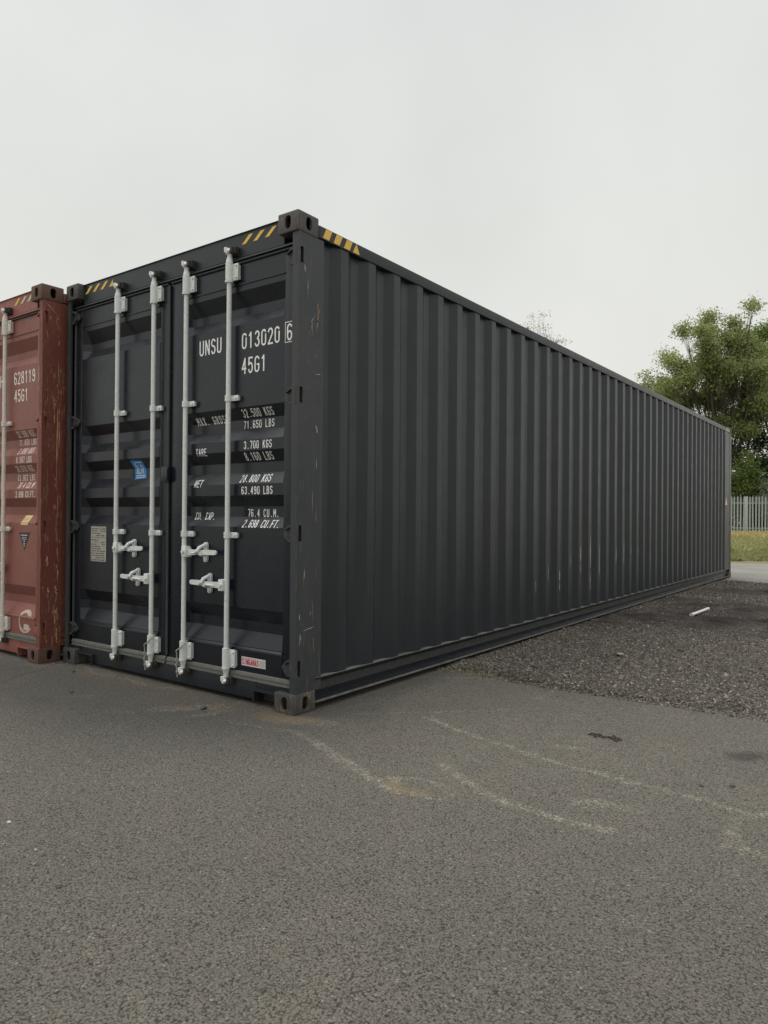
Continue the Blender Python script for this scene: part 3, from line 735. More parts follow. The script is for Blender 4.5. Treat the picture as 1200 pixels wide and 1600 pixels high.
for y, z0, z1, w in ((3.862, .62, .72, .008), (3.862, .52, .60, .005), (4.705, .70, 1.05, .010), (4.70, .46, .66, .006), (4.99, .60, .95, .009), (5.56, .72, .90, .010), (5.83, .70, .98, .009), (4.42, .78, .94, .012), (4.425, .66, .76, .006), (3.58, .62, .80, .004), (6.1, .80, .92, .006), (3.30, .55, .66, .004), (6.38, .75, .9, .005), (4.15, .75, .88, .004)):
    k = round((y-.392-.05)/.281); yy = .392+.281*k+.052
    pts = [(yy+rng.uniform(-.002, .002), z0)]
    vs = []; n = 6
    for i in range(n+1):
        t = i/n; ww = 2.6*w*(.35+.65*math.sin(math.pi*t)**.7)*rng.uniform(.5, 1.1); o = rng.uniform(-.002, .003)
        zq = z0-.11+(z1-z0)*t; xw = wall_x(yy, zq)+.0015
        vs += [(xw, yy+o-ww/2, zq), (xw, yy+o+ww/2, zq)]
    MB().add(vs, [(2*i, 2*i+1, 2*i+3, 2*i+2) for i in range(n)]).build('scratch', 'scrape_pale', wl)
# red container: yellow and black stickers, chalked C
ox = 2.5
sticker('sticker', 'sticker_yellow', [rect_q(-.385, -.277, 1.052, 1.128, .006)], rr)
sticker('lettering', 'sticker_red', [rect_q(-.375, -.293, 1.105-.012*i, 1.108-.012*i) for i in range(4)], rr, .0024)
sticker('warning_sticker', 'black_tape', [(Vector((-.413, .990)), Vector((-.328, .852)), Vector((-.326, .852)), Vector((-.238, .995)), 0)], rr)
sticker('lettering', 'sticker_white', [rect_q(-0.380, -0.280, .968, .974), rect_q(-0.365, -0.290, .95, .9535), rect_q(-0.365, -0.290, .938, .941), rect_q(-0.333, -0.322, .915, .93), rect_q(-0.340, -0.310, .903, .907), rect_q(-0.340, -0.312, .892, .896), rect_q(-0.336, -0.318, .88, .884)], rr, .0024)
P_ = arc(-.300, .290, .088, .082, 25, 330, 16); qd = []
for i in range(len(P_)-1):
    a, b = Vector(P_[i]), Vector(P_[i+1]); d = (b-a).normalized(); nn = Vector((-d.y, d.x))
    w1 = .010+.004*math.sin(i*1.3)+(.006 if i < 5 else 0); w2 = .010+.004*math.sin((i+1)*1.3)+(.006 if i+1 < 5 else 0)
    qd.append((a+nn*w1, b+nn*w2, b-nn*w2, a-nn*w1, 0))
sticker('graffiti', 'graffiti_white', qd, rr)
sticker('sticker', 'graffiti_white', [rect_q(-.317, -.240, .225, .272, .004)], rr, .0024)

# ------------------------------------------------------------------ ground
def segd(p, a, b):
    ax, ay = a; bx_, by = b; dx, dy = bx_-ax, by-ay; t = max(0, min(1, ((p[0]-ax)*dx+(p[1]-ay)*dy)/(dx*dx+dy*dy+1e-12)))
    return math.hypot(p[0]-ax-t*dx, p[1]-ay-t*dy)
PALE = [([(.238, -.201), (.45, -.29), (.706, -.399), (.93, -.50), (1.098, -.54)], .028, .8), ([(1.083, -.163), (1.30, -.28), (1.485, -.371), (1.713, -.392), (1.928, -.369)], .020, .85),
        ([(.60, .45), (.986, .309), (1.25, .25), (1.529, .18), (1.773, .163)], .018, .65), ([(1.773, .163), (2.147, .136), (2.386, .086)], .022, .55),
        ([(.249, .273), (.638, .627), (.91, .91)], .012, .35), ([(-.049, 1.234), (.33, 1.481), (.60, 1.64)], .008, .6), ([(.916, 1.259), (.937, 1.60)], .016, .5),
        ([(2.289, .011), (2.30, -.1), (2.32, -.244), (2.436, -.262)], .018, .6), ([(2.289, .011), (2.375, .166)], .02, .5), ([(1.395, .427), (1.535, .448)], .020, .7),
        ([(-2.123, .010), (-1.9, -.06), (-1.603, -.03), (-1.30, -.06), (-1.03, .0)], .025, .55), ([(-.743, -.379), (-.62, -.26), (-.496, -.133)], .055, 1.0), ([(-.452, -.357), (-.391, -.175)], .035, .7),
        ([(-2.571, -.408), (-2.563, -.198)], .008, .5), ([(1.743, -.174), (1.923, -.133)], .05, .5), ([(-.036, -.114), (.12, -.02), (.257, .035)], .05, .75), ([(-1.434, -.58), (-1.337, -.423)], .03, .35),
        ([(-.25, -.30), (0, -.26), (.238, -.201)], .02, .5), ([(2.109, -.621), (2.2, -.66)], .012, .6), ([(1.1, -.54), (1.0, -.42), (1.1, -.36), (1.3, -.40), (1.30, -.50), (1.12, -.54)], .018, .6), ([(-.95, -.55), (-.80, -.52)], .03, .3)]
RUST = [([(1.02, -.48), (1.10, -.52), (1.184, -.501)], .022, .65), ([(-.16, -.07), (-.02, -.08), (.08, -.01)], .050, 1.0), ([(.06, -.03), (.16, .03)], .03, .7), ([(-.70, -.34), (-.6, -.24)], .03, .35), ([(-2.40, -.06), (-2.52, -.20)], .05, .4), ([(-1.9, -.05), (-.4, -.05)], .10, .22)]
DARK = [([(-2.104, -.63), (-2.20, -.50), (-2.278, -.368), (-2.295, -.218)], .007, 1.0), ([(2.17, .80), (2.21, .86)], .045, .75), ([(-2.6, -.55), (-.9, -.35), (-.1, -.05)], .42, .62), ([(-1.9, -.9), (-.4, -.75), (.5, -.1)], .25, .22), ([(.0, .35), (.0, 6)], .12, .5), ([(-1.58, -.50), (-1.50, -.465)], .012, .6)]  # small stains, plus broad darker ground before the doors and along the wall
def marks_at(x, y):
    n1 = noise.noise(Vector((x*9, y*9, 1)))*.012; n2 = noise.noise(Vector((x*9, y*9, 5)))*.012
    p = (x+n1, y+n2); out = []
    for S in (PALE, RUST, DARK):
        v = 0
        for pl, w, st in S:
            if min(abs(p[0]-q[0])+abs(p[1]-q[1]) for q in pl) > 2.8: continue
            d = min(segd(p, pl[i], pl[i+1]) for i in range(len(pl)-1))
            if S is PALE: w *= .72+.5*noise.noise(Vector((x*4, y*4, 31)))
            if 0 < w and d < w*2.2:
                v = max(v, st*min(1, max(0, (2.2*w-d)/(1.6*w))))
        out.append(v)
    return out
def axis_pts(lo, hi, step, far_lo, far_hi):
    a = []; x = lo
    while x <= hi: a.append(x); x += step
    s = step; x = lo; pre = []
    while x > far_lo: s *= 1.35; x -= s; pre.append(max(x, far_lo))
    s = step; x = a[-1]; post = []
    while x < far_hi: s *= 1.35; x += s; post.append(min(x, far_hi))
    return pre[::-1]+a+post
def gridmesh(name, xs, ys, zf, mat, mk=None, smooth=True):
    nx, ny = len(xs), len(ys)
    co = [c for y in ys for x in xs for c in (x, y, zf(x, y))]
    me = bpy.data.meshes.new(name)
    fs = [(j*nx+i, j*nx+i+1, (j+1)*nx+i+1, (j+1)*nx+i) for j in range(ny-1) for i in range(nx-1)]
    me.from_pydata([tuple(co[k:k+3]) for k in range(0, len(co), 3)], [], fs)
    if smooth: me.polygons.foreach_set('use_smooth', [True]*len(fs))
    me.materials.append(MAT[mat]); me.update()
    if mk:
        a = me.color_attributes.new('marks', 'FLOAT_COLOR', 'POINT'); a.data.foreach_set('color', [c for y in ys for x in xs for c in (*mk(x, y), 1.0)])
    o = bpy.data.objects.new(name, me); COL.objects.link(o); return o
def az(x, y):
    f = 1.0 if (-4 < x < 4 and -3.2 < y < 2) else .0
    return (noise.noise(Vector((x*1.1, y*1.1, 2)))*.004 + noise.noise(Vector((x*6, y*6, 9)))*.0012)*f if y > -3.2 else 0.0
xs = axis_pts(-3.0, 3.1, .018, -60, 60); ys = axis_pts(-2.4, 2.0, .018, -45, 11.9)
tag(gridmesh('asphalt_yard', xs, ys, az, 'asphalt', marks_at), 'worn grey brown asphalt yard in front of the containers', 'asphalt', kind='structure')
o = MB().add([(-900, -900, -.02), (900, -900, -.02), (900, 900, -.02), (-900, 900, -.02)], [(0, 1, 2, 3)]).build('ground', 'soil'); tag(o, 'earth ground reaching the horizon', 'ground', kind='structure')
o = MB().add([(-60, 44, .004), (-60, 11.2, .004), (.2, 11.55, .004), (.8, 11.22, .004), (2.5, 10.6, .004), (60, 9.8, .004), (60, 24, .004), (8, 20.5, .004), (.5, 17.9, .004), (-.8, 17.0, .004), (-3, 16.6, .004)], [tuple(range(11))]).build('road', 'road_grey')
tag(o, 'pale grey concrete access road behind the gravel', 'road', kind='structure')

def smooth(t): t = max(0, min(1, t)); return t*t*(3-2*t)
def edge_y(x): return 1.62+.03*math.sin(x*4.3)+.06*noise.noise(Vector((x*28, 0, 7)))+.14*noise.noise(Vector((x*1.7, 0, 3)))+.06*noise.noise(Vector((x*9, 0, 4)))+max(0, x-2.2)*.15
def far_y(x): return 11.62-.5*max(0, x-.2)+.1*noise.noise(Vector((x*3, 0, 8)))
def rut(x, y):
    # dark churned bands running across behind the edge strip
    t = noise.noise(Vector((x*.55, y*.9, 11)))+.6*noise.noise(Vector((x*2.2, y*2.6, 12)))
    band = math.exp(-((y-5.0-.5*math.sin(x*1.3))/1.0)**2)+.75*math.exp(-((y-7.2+.4*x)/.6)**2)+.55*math.exp(-((y-9.2)/.5)**2)
    return max(0, min(1, band*(.85+1.3*t)))
def gz(x, y):
    e = smooth((y-edge_y(x))/.22)*smooth((far_y(x)-y)/.5)*smooth((9.0-x)/1.0)
    h = .012+.010*noise.noise(Vector((x*1.5, y*1.5, 0)))+.010*noise.noise(Vector((x*7, y*7, 1)))+.009*noise.noise(Vector((x*22, y*22, 2)))+.005*noise.noise(Vector((x*55, y*55, 3)))
    h += rut(x, y)*(.030+.085*noise.noise(Vector((x*3, y*9, 5))))
    if x < .12: h = min(h, .022)-.3*max(0, -.02-x)*.1
    return -.018+e*(h+.018)
xs = axis_pts(-.25, 3.2, .022, -.6, 9.6); ys = [1.3]
while ys[-1] < 12.2: ys.append(ys[-1]+.014+.0022*max(0, ys[-1]-1.5))
tag(gridmesh('gravel', xs, ys, gz, 'gravel', lambda x, y: (0, 0, min(1, rut(x, y)+.9*math.exp(-((y-edge_y(x)-.05)/.05)**2)*(noise.noise(Vector((x*5, y*9, 21)))>-.1)))), 'loose dark gravel strip beside the long charcoal container', 'gravel', kind='structure')  # near edge gets a painted dark line for its shadow and crumbs

def stones(name, n, gen, cols):
    m = MB(); m.col = []; r = random.Random(11)
    base = [(1, 0, 0), (-1, 0, 0), (0, 1, 0), (0, -1, 0), (0, 0, 1), (0, 0, -1)]
    F = [(0, 2, 4), (2, 1, 4), (1, 3, 4), (3, 0, 4), (2, 0, 5), (1, 2, 5), (3, 1, 5), (0, 3, 5)]
    for i in range(n):
        x, y, z, s = gen(r)
        c = r.choice(cols); f = r.uniform(.75, 1.25); c = tuple(k*f for k in c)
        ang = r.uniform(0, 6.28); ca, sa = math.cos(ang), math.sin(ang)
        sx, sy, sz = s*r.uniform(.7, 1.25), s*r.uniform(.6, 1.1), s*r.uniform(.45, .9)
        vs = []
        for b in base:
            u, v, w = b[0]*sx+r.uniform(-.4, .4)*s, b[1]*sy+r.uniform(-.4, .4)*s, b[2]*sz+r.uniform(-.2, .2)*s
            vs.append((x+u*ca-v*sa, y+u*sa+v*ca, z+w))
        m.add(vs, F); m.col += [c]*6
    return m.build(name, 'stones')
def ggen(r):
    while True:
        y = 1.55+10.0*r.random()**1.9; x = r.uniform(-.05, 4.2) if r.random() < .3 else r.uniform(-.02, 2.4)
        if y < edge_y(x)+r.gauss(-.03, .07) or y > far_y(x)-.05 or r.random() < 1.25*rut(x, y): continue
        s = min(.024, .0026+abs(r.gauss(0, .0032)))*(1+.06*y)
        return x, y, max(gz(x, y), 0)+s*.2, s
GC = [(.165, .150, .125), (.22, .198, .165), (.09, .077, .064), (.14, .115, .095), (.32, .295, .25), (.18, .158, .13), (.065, .055, .046), (.12, .10, .082), (.10, .083, .07)]
tag(stones('gravel_stones', 75000, ggen, GC), 'small grey and brown stones strewn over the gravel strip', 'gravel', kind='stuff')
def agen(r):
    k = r.random()
    if k < .55:
        x = r.uniform(-.05, 3); y = edge_y(x)-abs(r.gauss(0, .12))
    elif k < .8: x = r.uniform(-2.6, .1); y = r.uniform(-.12, .05)+min(0, r.gauss(0, .08))
    else: x = r.uniform(-3, 3); y = r.uniform(-2.3, 1.6)
    s = .0018+abs(r.gauss(0, .0016)); return x, y, s*.3, s
tag(stones('grit', 1500, agen, [(.12, .115, .10), (.2, .19, .165), (.08, .07, .06), (.26, .25, .22)]), 'fine grit scattered over the asphalt in front of the containers', 'grit', kind='stuff')

def cgen(r):
    x = r.uniform(.0, 3.2); y = edge_y(x)+r.gauss(.02, .035); s = .002+abs(r.gauss(0, .0045)); return x, y, .004+s*.3, s
tag(stones('asphalt_crumbs', 1500, cgen, [(.05, .045, .04), (.08, .07, .06), (.12, .105, .09), (.06, .052, .046)]), 'dark crumbs of broken asphalt along the near edge of the gravel', 'crumbs', kind='stuff')
m = MB(); m.col = []; r = random.Random(31)
for i in range(420):
    x = abs(r.gauss(.0, .35)); y = edge_y(x)-.05+r.gauss(0, .06); an = r.uniform(0, 6.28); h = r.uniform(.006, .022); z = max(0, gz(x, y))
    c_, s_ = math.cos(an)*.003, math.sin(an)*.003; lx, ly = r.gauss(0, .01), r.gauss(0, .01)
    m.add([(x-c_, y-s_, z), (x+c_, y+s_, z), (x+lx, y+ly, z+h)], [(0, 1, 2)]); m.col += [r.choice([(.12, .15, .05), (.22, .22, .09), (.30, .27, .13)])]*3
tag(m.build('weeds', 'grass_blades'), 'tiny weeds at the gravel edge beside the container', 'weeds', kind='stuff')

# individual pebbles and litter on the asphalt
def pebble(x, y, s, mat, label, seed, name='pebble', flatz=.6, group='loose pebbles on the asphalt'):
    bm = bmesh.new(); bmesh.ops.create_icosphere(bm, subdivisions=2, radius=1)
    for v in bm.verts:
        k = 1+.35*noise.noise(v.co*1.3+Vector((seed, 0, 0))); v.co = Vector((v.co.x*s*k*1.25, v.co.y*s*k, v.co.z*s*flatz*k))
    me = bpy.data.meshes.new(name); bm.to_mesh(me); bm.free(); me.materials.append(MAT[mat])
    o = bpy.data.objects.new(name, me); COL.objects.link(o); o.location = (x, y, s*flatz*.75); o.rotation_euler = (0, 0, seed); tag(o, label, 'pebble', group); return o
pebble(.728, -1.804, .0085, 'stone_dark', 'dark round pebble on bare asphalt near the left edge in the foreground', 1)
pebble(1.574, -1.766, .0065, 'stone_dark', 'small dark pebble lowest in the foreground asphalt', 2)
pebble(.144, -1.669, .0075, 'stone_pale', 'white crumb on the asphalt at the far left edge', 3)
pebble(.431, -1.719, .0040, 'stone_pale', 'tiny white crumb between the left edge crumb and the dark round pebble', 4)
pebble(-.528, -.212, .020, 'stone_dark', 'dark clod lying in the pale stain before the charcoal doors', 5)
pebble(2.105, .285, .009, 'stone_dark', 'dark pebble by the dark oval stain, left of the pair', 6)
pebble(2.213, .359, .010, 'stone_dark', 'dark pebble by the dark oval stain, right of the pair', 7)
pebble(-2.05, -.02-.12, .012, 'stone_dark', 'dark pebble on asphalt by the bottom corner of the red container', 8)
pebble(-1.50, -.47, .013, 'stone_dark', 'dark pebble at the faint pale scuff in front of the left charcoal door', 9)
m = MB(); r = random.Random(5)
for i in range(26):
    x, y = 1.455+r.uniform(0, .16), .70+r.gauss(0, .018)-.0; a = r.uniform(-.6, .6); l = r.uniform(.008, .03)
    m.tube([(x, y, .004), (x+l*math.cos(a)*.5, y+l*math.sin(a)*.5, .009), (x+l*math.cos(a), y+l*math.sin(a), .005)], [.0025, .0045, .002], 5)
tag(m.build('twig_debris', 'twig'), 'dark crumbled twig debris on asphalt in front of the gravel edge', 'debris')
pz = max(gz(.855+.03*i/30, 5.44+.68*i/30) for i in range(31))+.012
m = MB(); m.tube([(.855, 5.46, pz), (.885, 6.12, pz+.006)], .0165, 12, True); m.tube([(.854, 5.44, pz), (.8555, 5.49, pz)], .021, 12)
tag(m.build('plastic_pipe', 'pvc_white'), 'short white plastic pipe offcut lying on the gravel', 'pipe')
for i, (x, y, s, lb) in enumerate(((.55, 2.05, .035, 'largest dark flat stone on the near edge of the gravel'), (.9, 2.9, .03, 'pale brown stone half way across the gravel'), (1.25, 3.4, .025, 'dark stone right of the pale brown stone on the gravel'))):
    p = pebble(x, y, s, 'stone_dark' if i != 1 else 'stone_mid', lb, 20+i, name='stone', flatz=.5, group='larger stones on the gravel'); p.location.z = gz(x, y)+.008; p['category'] = 'stone'
p.data.materials[0] = MAT['stone_dark']

# ------------------------------------------------------------------ far verge: grass, fence, trees
# local axes at the verge, roughly across (A) and away from (B) the view
A = Vector((.805, .593, 0)); B = Vector((-.593, .805, 0)); O = Vector((CAMLOC.x, CAMLOC.y, 0))
def W(a, b, z=0.0): return O+A*a+B*b+Vector((0, 0, z))
def verge_z(b): return .11*smooth((b-22)/18)+(.0)
def va(px, b): return (px-600)/1121.5*b        # metres across at depth b
us = [8+i*.8 for i in range(int(24/.8))]; m = MB()
bs = [17+i*1.0 for i in range(45)]
vs = []; 
aa = [-6+i*1.0 for i in range(50)]
def vz(a, b):
    p = W(a, b); edge = 17.0+.28*max(-3, min(12, p.x))+.25*noise.noise(Vector((p.x*2, p.y*2, 0)))
    e = smooth((p.y-edge)/.5); return -.03+e*(.045+verge_z(b)+.03*noise.noise(Vector((p.x*.8, p.y*.8, 3))))
vs = [W(a, b, vz(a, b)) for b in bs for a in aa]
n = len(aa); m.add(vs, [(j*n+i, j*n+i+1, (j+1)*n+i+1, (j+1)*n+i) for j in range(len(bs)-1) for i in range(n-1)], True)
tag(m.build('verge', 'soil'), 'low grassy verge between the road and the fence', 'verge', kind='structure')
def grass(name, n, bgen, cols, hrange, label, w=.010):
    m = MB(); m.col = []; r = random.Random(hash(name) % 97 if False else len(name))
    while n > 0:
        b = bgen(r); a = r.uniform(va(1090, b), va(1330, b)); p = W(a, b, 0); z = vz(a, b)
        if z < .0: n -= .2; continue
        n -= 1; cl = r.choice(cols); g = noise.noise(Vector((p.x*.9, p.y*.9, 4)))
        g += .6*noise.noise(Vector((p.x*3.1, p.y*3.1, 6)))
        if g < -.2 and r.random() < .7: continue
        for k in range(3):
            h = r.uniform(*hrange)*(1+.4*g); an = r.uniform(0, 6.28); c = math.cos(an); s = math.sin(an); lx, ly = r.gauss(0, .35)*h, r.gauss(0, .35)*h
            q = (p.x+r.gauss(0, .03), p.y+r.gauss(0, .03)); f = r.uniform(.75, 1.2); ww = w*r.uniform(.7, 1.5)
            m.add([(q[0]-c*ww, q[1]-s*ww, z-.01), (q[0]+c*ww, q[1]+s*ww, z-.01), (q[0]+lx*.5+c*ww*.7, q[1]+ly*.5+s*ww*.7, z+h*.6), (q[0]+lx, q[1]+ly, z+h)], [(0, 1, 2), (0, 2, 3)])
            m.col += [tuple(x*f for x in cl)]*4
    o = m.build(name, 'grass_blades'); tag(o, label, 'grass', kind='stuff'); return o
GR = [(.15, .18, .07), (.20, .22, .09), (.27, .26, .12), (.36, .32, .17)]
DRY = [(.42, .33, .16), (.46, .32, .15), (.48, .42, .21), (.30, .31, .14), (.52, .46, .26)]
MIXG = [(.18, .22, .08), (.38, .36, .17), (.44, .41, .22), (.22, .26, .10), (.36, .31, .16)]
grass('grass', 9000, lambda r: 19+7*r.random()**1.3, GR, (.04, .13), 'short green grass along the road edge', .016)
grass('yellow_grass', 15000, lambda r: 23.5+13*r.random(), MIXG, (.06, .26), 'yellowing grass across the middle of the verge', .024)
grass('dry_grass', 11000, lambda r: 33+8.6*r.random(), DRY, (.12, .36), 'orange dry grass along the foot of the fence', .028)

# palisade fence
f0, f1 = (va(1080, 43), 43.9), (va(1080, 43)+15.2, 39.9)
fdir = Vector((f1[0]-f0[0], f1[1]-f0[1])); flen = fdir.length; fdir.normalize()
pA = W(f0[0], f0[1]); dA = (A*fdir.x+B*fdir.y); ang = math.atan2(dA.y, dA.x)
fen = empty('palisade_fence', (pA.x, pA.y, .11), ang); tag(fen, 'pale galvanised palisade fence in front of the trees', 'fence')
m = MB(); prof_ = [(a_*1.28, b_) for a_, b_ in [(-.034, -.006), (-.018, .004), (-.008, -.006), (.008, -.006), (.018, .004), (.034, -.006), (.034, -.002), (.018, .008), (.008, -.002), (-.008, -.002), (-.018, .008), (-.034, -.002)]]
vs = [(a, b, .03) for a, b in prof_]+[(a, b, 2.28) for a, b in prof_]+[(a*.15, b, 2.42) for a, b in prof_]
nn = len(prof_); m.add(vs, [(k*nn+i, k*nn+(i+1) % nn, (k+1)*nn+(i+1) % nn, (k+1)*nn+i) for k in (0, 1) for i in range(nn)]+[tuple(2*nn+i for i in range(nn))])
p0 = m.build('pale', 'fence_steel', fen); npale = 90; rr_ = random.Random(8)
for i in range(npale):
    o = p0 if i == 0 else p0.copy()
    if i: COL.objects.link(o); o.parent = fen
    o.location = (.08+.1685*i, 0, rr_.uniform(-.012, .012)); o.rotation_euler = (0, rr_.gauss(0, .006), rr_.gauss(0, .05))
for z in (.45, 1.95):
    MB().box(0, flen, .010, .055, z, z+.05, .003).build('rail', 'fence_steel', fen)
q0 = MB().box(-.06, .06, .058, .16, 0, 2.36, .004).build('post', 'fence_steel', fen)
for i in range(6):
    o = q0 if i == 0 else q0.copy()
    if i: COL.objects.link(o); o.parent = fen
    o.location = (.66+2.76*i, 0, 0)
dp = MB().box(-.10, .10, -.022, -.010, .02, 2.36, .003).build('joint_plate', 'fence_steel', fen)
for i in range(6):
    o = dp if i == 0 else dp.copy()
    if i: COL.objects.link(o); o.parent = fen
    o.location = (.66+2.76*i, 0, 0)

def tree(name, label, base, lobes, cols, leaf, dens, seed, group='trees beyond the fence', trunk=.22, cat='tree', nl=19):
    """lobes: (across, up, depth, radius) relative to base; each lobe gets its own limb, twigs and leaf sprays"""
    RS = .92; r = random.Random(seed); root = empty(name, base); tag(root, label, cat, group)
    wood = MB(); lf = MB(); lf.col = []
    hub = Vector((0, 0, max(1.2, min(l[1] for l in lobes)*.55)))
    wood.tube([(0, 0, -.1), (.05, .05, hub.z*.5), hub], [trunk*1.25, trunk, trunk*.85], 9)
    for (a, u, d, rad) in lobes:
        c = A*a+B*d+Vector((0, 0, u)); mid = hub.lerp(c, .55)+Vector((r.gauss(0, .2), r.gauss(0, .2), r.uniform(.1, .6)))*min(1, rad)
        wood.tube([hub, mid, c], [trunk*.22, trunk*.12, trunk*.04], 6)
        nt = max(6, int(dens*rad*rad))
        for k in range(nt):
            v = Vector((r.gauss(0, 1), r.gauss(0, 1), r.gauss(0, .8))).normalized()*rad*r.uniform(.2, 1.12)*RS
            e = c+v; s = mid.lerp(c, r.random()) if r.random() < .5 else c
            k_ = min(1, trunk/.2); wood.tube([s, s.lerp(e, .5)+Vector((0, 0, .08*rad)), e], [.016*k_, .010*k_, .004*k_], 3, False)
            tint = r.choice(cols); f = r.uniform(.8, 1.2)
            out = v.normalized()
            for q in range(r.randint(nl-6, nl+8)):
                t = r.uniform(.45, 1.08); pos = c+v*t+Vector((r.gauss(0, 1), r.gauss(0, 1), r.gauss(0, .7)))*leaf*1.6
                L_ = leaf*r.uniform(.6, 1.25); W_ = L_*r.uniform(.32, .5)
                d1 = (out*.5+Vector((r.gauss(0, .6), r.gauss(0, .6), r.gauss(0, .5)-.25))).normalized(); d2 = d1.cross(Vector((r.gauss(0, 1), r.gauss(0, 1), r.gauss(0, 1)))).normalized()
                lf.add([pos-d1*L_*.5, pos+d2*W_*.5, pos+d1*L_*.5, pos-d2*W_*.5], [(0, 1, 2, 3)])
                g = f*r.uniform(.85, 1.15); lf.col += [tuple(x*g for x in tint)]*4
    wood.build('trunk', 'bark', root); lf.build('crown', 'foliage', root); return root

def lobes_at(px0, depth, lst, zg, seed, dsp=2.0):
    """crown lobes written as across / up offsets in units of 1/24 m (distance between crown and base line)"""
    r = random.Random(seed); out = []
    for (x, y, rad) in lst: out.append(((x-px0)/1121.5*depth, 1.14+(803-y)/1121.5*depth-zg, r.uniform(-dsp, dsp), rad/1121.5*depth))
    return out
LG = [(.195, .230, .092), (.245, .270, .118), (.150, .182, .074), (.29, .31, .15)]
DG = [(.038, .064, .028), (.055, .085, .034), (.030, .050, .026)]
MG = [(.11, .155, .042), (.14, .185, .052), (.17, .22, .065), (.085, .12, .036)]
def put(px, b): p = W(va(px, b), b); return (p.x, p.y, .05)
T1 = [(1168, 628, 22), (1184, 652, 20), (1192, 612, 22), (1152, 668, 18), (1066, 565, 15), (1072, 585, 16), (1055, 605, 14), (1046, 585, 11), (1088, 560, 16), (1030, 600, 10), (1018, 604, 8), (1172, 545, 20), (1185, 562, 20), (1162, 580, 20), (1178, 596, 20), (1110, 610, 20), (1100, 600, 16), (1122, 555, 16), (1083, 500, 13), (1076, 522, 13), (1082, 540, 14), (1108, 488, 13), (1118, 498, 12), (1104, 514, 12), (1125, 530, 18), (1143, 500, 12), (1152, 484, 9), (1158, 476, 6), (1146, 520, 20), (1160, 530, 18), (1100, 550, 20), (1092, 575, 22), (1062, 590, 18), (1048, 560, 10), (1032, 552, 8),
      (1028, 568, 10), (1022, 588, 9), (1011, 578, 5), (1040, 600, 16), (1030, 612, 12), (1062, 620, 18), (1085, 612, 22), (1115, 580, 26), (1145, 560, 24), (1125, 620, 22), (1150, 600, 24), (1095, 645, 20), (1120, 655, 20), (1060, 640, 16), (1085, 665, 15), (1040, 625, 14), (1150, 640, 16), (1050, 660, 18), (1100, 690, 18)]
tree('ash_tree', 'tall pale green tree with loose crown rising over the far end of the container', put(1125, 47), lobes_at(1125, 47, T1, .05, 1), LG, .19, 116, 21, trunk=.24, nl=23)
T2 = [(1200, 508, 14), (1188, 535, 18), (1205, 560, 20), (1195, 545, 16), (1195, 512, 14), (1180, 520, 12), (1205, 540, 24), (1190, 575, 26), (1225, 570, 30), (1170, 560, 20), (1178, 610, 26), (1210, 620, 30), (1240, 600, 34), (1250, 550, 30), (1265, 640, 34), (1290, 590, 30), (1215, 500, 14), (1240, 505, 20), (1275, 540, 24)]
tree('sycamore_tree', 'broad mid green tree at the right edge behind the fence', put(1215, 50), lobes_at(1215, 50, T2, .05, 2), MG, .24, 82, 22, trunk=.30)
T3 = [(1160, 620, 22), (1185, 640, 22), (1160, 665, 22), (1190, 680, 24), (1155, 700, 18), (1215, 660, 28), (1180, 720, 20), (1210, 715, 26), (1240, 690, 28), (1150, 640, 14), (1165, 745, 18), (1195, 750, 18), (1140, 675, 14), (1145, 720, 14), (1230, 740, 26), (1130, 700, 18)]
tree('ivy_tree', 'dark ivy covered tree low behind the fence with sky showing through', put(1180, 48.5), lobes_at(1180, 48.5, T3, .05, 3), DG, .22, 60, 23, trunk=.24)
T4 = [(1160, 722, 16), (1150, 738, 13), (1172, 735, 15), (1164, 705, 9), (1155, 755, 14), (1182, 752, 14), (1135, 745, 14), (1150, 778, 16), (1175, 780, 16)]
tree('elder_bush', 'light green bush pressing against the left part of the fence', put(1160, 45.6), lobes_at(1160, 45.6, T4, .05, 4, .6), MG+LG[:1], .19, 110, 24, group='bushes behind the fence', trunk=.07, cat='bush')
T5 = [(1196, 752, 9), (1205, 765, 12), (1190, 772, 10), (1215, 750, 16), (1235, 760, 18), (1205, 790, 14), (1225, 785, 16)]
tree('flowering_bush', 'pale grey leaved bush peeking over the fence at the right edge', put(1208, 44.4), lobes_at(1208, 44.4, T5, .05, 5, .4), [(.22, .24, .17), (.30, .29, .22), (.12, .15, .08)], .15, 140, 25, group='bushes behind the fence', trunk=.06, cat='bush')
T6 = [(1300, 640, 40), (1330, 600, 36), (1290, 700, 36), (1340, 680, 40), (1310, 560, 26), (1370, 640, 36)]
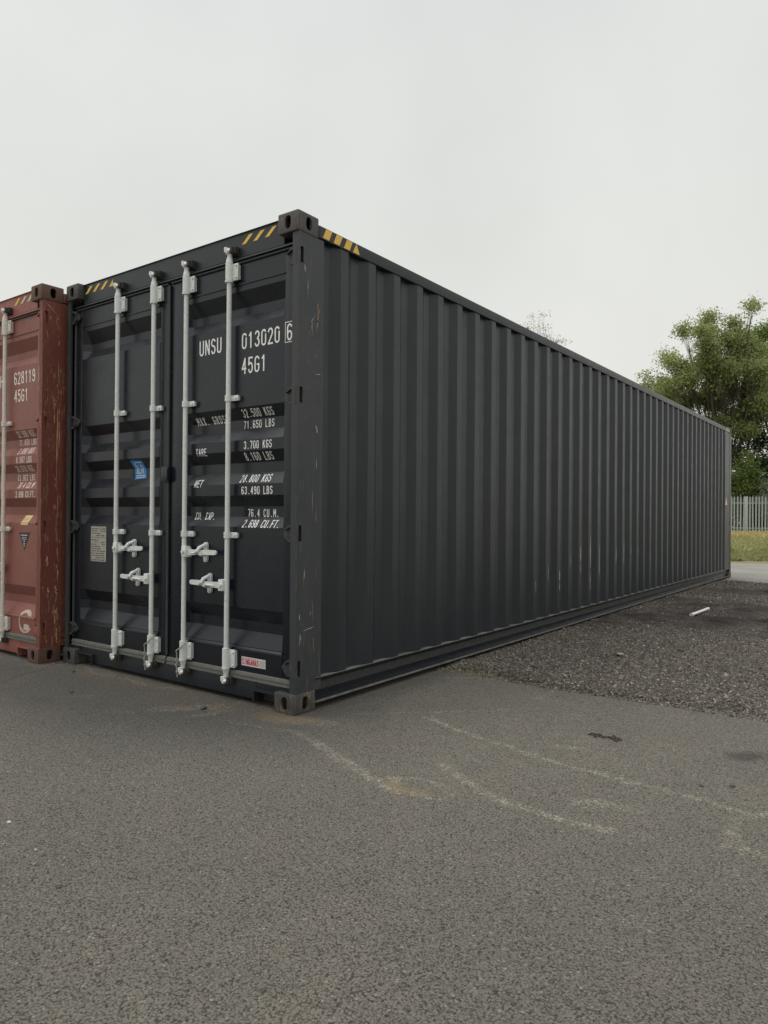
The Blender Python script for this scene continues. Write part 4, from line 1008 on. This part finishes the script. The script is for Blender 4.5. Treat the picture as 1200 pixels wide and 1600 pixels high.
tree('sycamore_tree', 'mid green tree further right behind the fence', put(1325, 49), lobes_at(1325, 49, T6, .05, 6), MG, .28, 24, 26)
T7 = [(1270, 730, 22), (1300, 740, 22), (1250, 770, 20), (1290, 775, 20), (1340, 750, 22)]
tree('elder_bush', 'dark green bush further right behind the fence', put(1290, 45), lobes_at(1290, 45, T7, .05, 7, .5), DG+MG[:1], .22, 60, 27, group='bushes behind the fence', trunk=.08, cat='bush')
T8 = [(829, 494, 4), (832, 504, 5), (843, 490, 3.5), (844, 500, 6), (846, 512, 6), (836, 516, 7), (815, 502, 5), (820, 508, 4), (842, 524, 9), (856, 521, 4), (860, 528, 5), (868, 527, 3), (874, 533, 4), (850, 535, 10), (830, 528, 9), (835, 560, 18), (850, 580, 20), (825, 590, 18)]
tree('birch_tree', 'slender pale tree whose sparse top shows above the middle of the container roof', put(840, 47), lobes_at(840, 47, T8, .05, 8, 1.0), [(.26, .28, .19), (.20, .23, .13), (.16, .18, .12)], .12, 60, 28, trunk=.045, nl=9)
m = MB(); m.col = []; r = random.Random(77)
for i in range(26000):
    a = r.uniform(va(1060, 47), va(1420, 47)); b = 45.6+r.random()*7; top = 2.6+1.2*noise.noise(Vector((a*.5, b*.4, 2)))+(b-45.6)*.25
    z = .05+top*r.random()**.8; p = W(a, b, z); c = r.choice(DG+MG[:1]); L_ = r.uniform(.15, .34)
    d1 = Vector((r.gauss(0, 1), r.gauss(0, 1), r.gauss(0, .7))).normalized(); d2 = d1.cross(Vector((r.gauss(0, 1), r.gauss(0, 1), r.gauss(0, 1)))).normalized()
    m.add([p-d1*L_*.5, p+d2*L_*.3, p+d1*L_*.5, p-d2*L_*.3], [(0, 1, 2, 3)]); f = r.uniform(.7, 1.3); m.col += [tuple(k*f for k in c)]*4
tag(m.build('undergrowth', 'foliage'), 'dark tangled undergrowth filling the space behind the fence', 'undergrowth', kind='stuff')
print('objects', len(bpy.data.objects), 'verts', sum(len(m.vertices) for m in bpy.data.meshes))
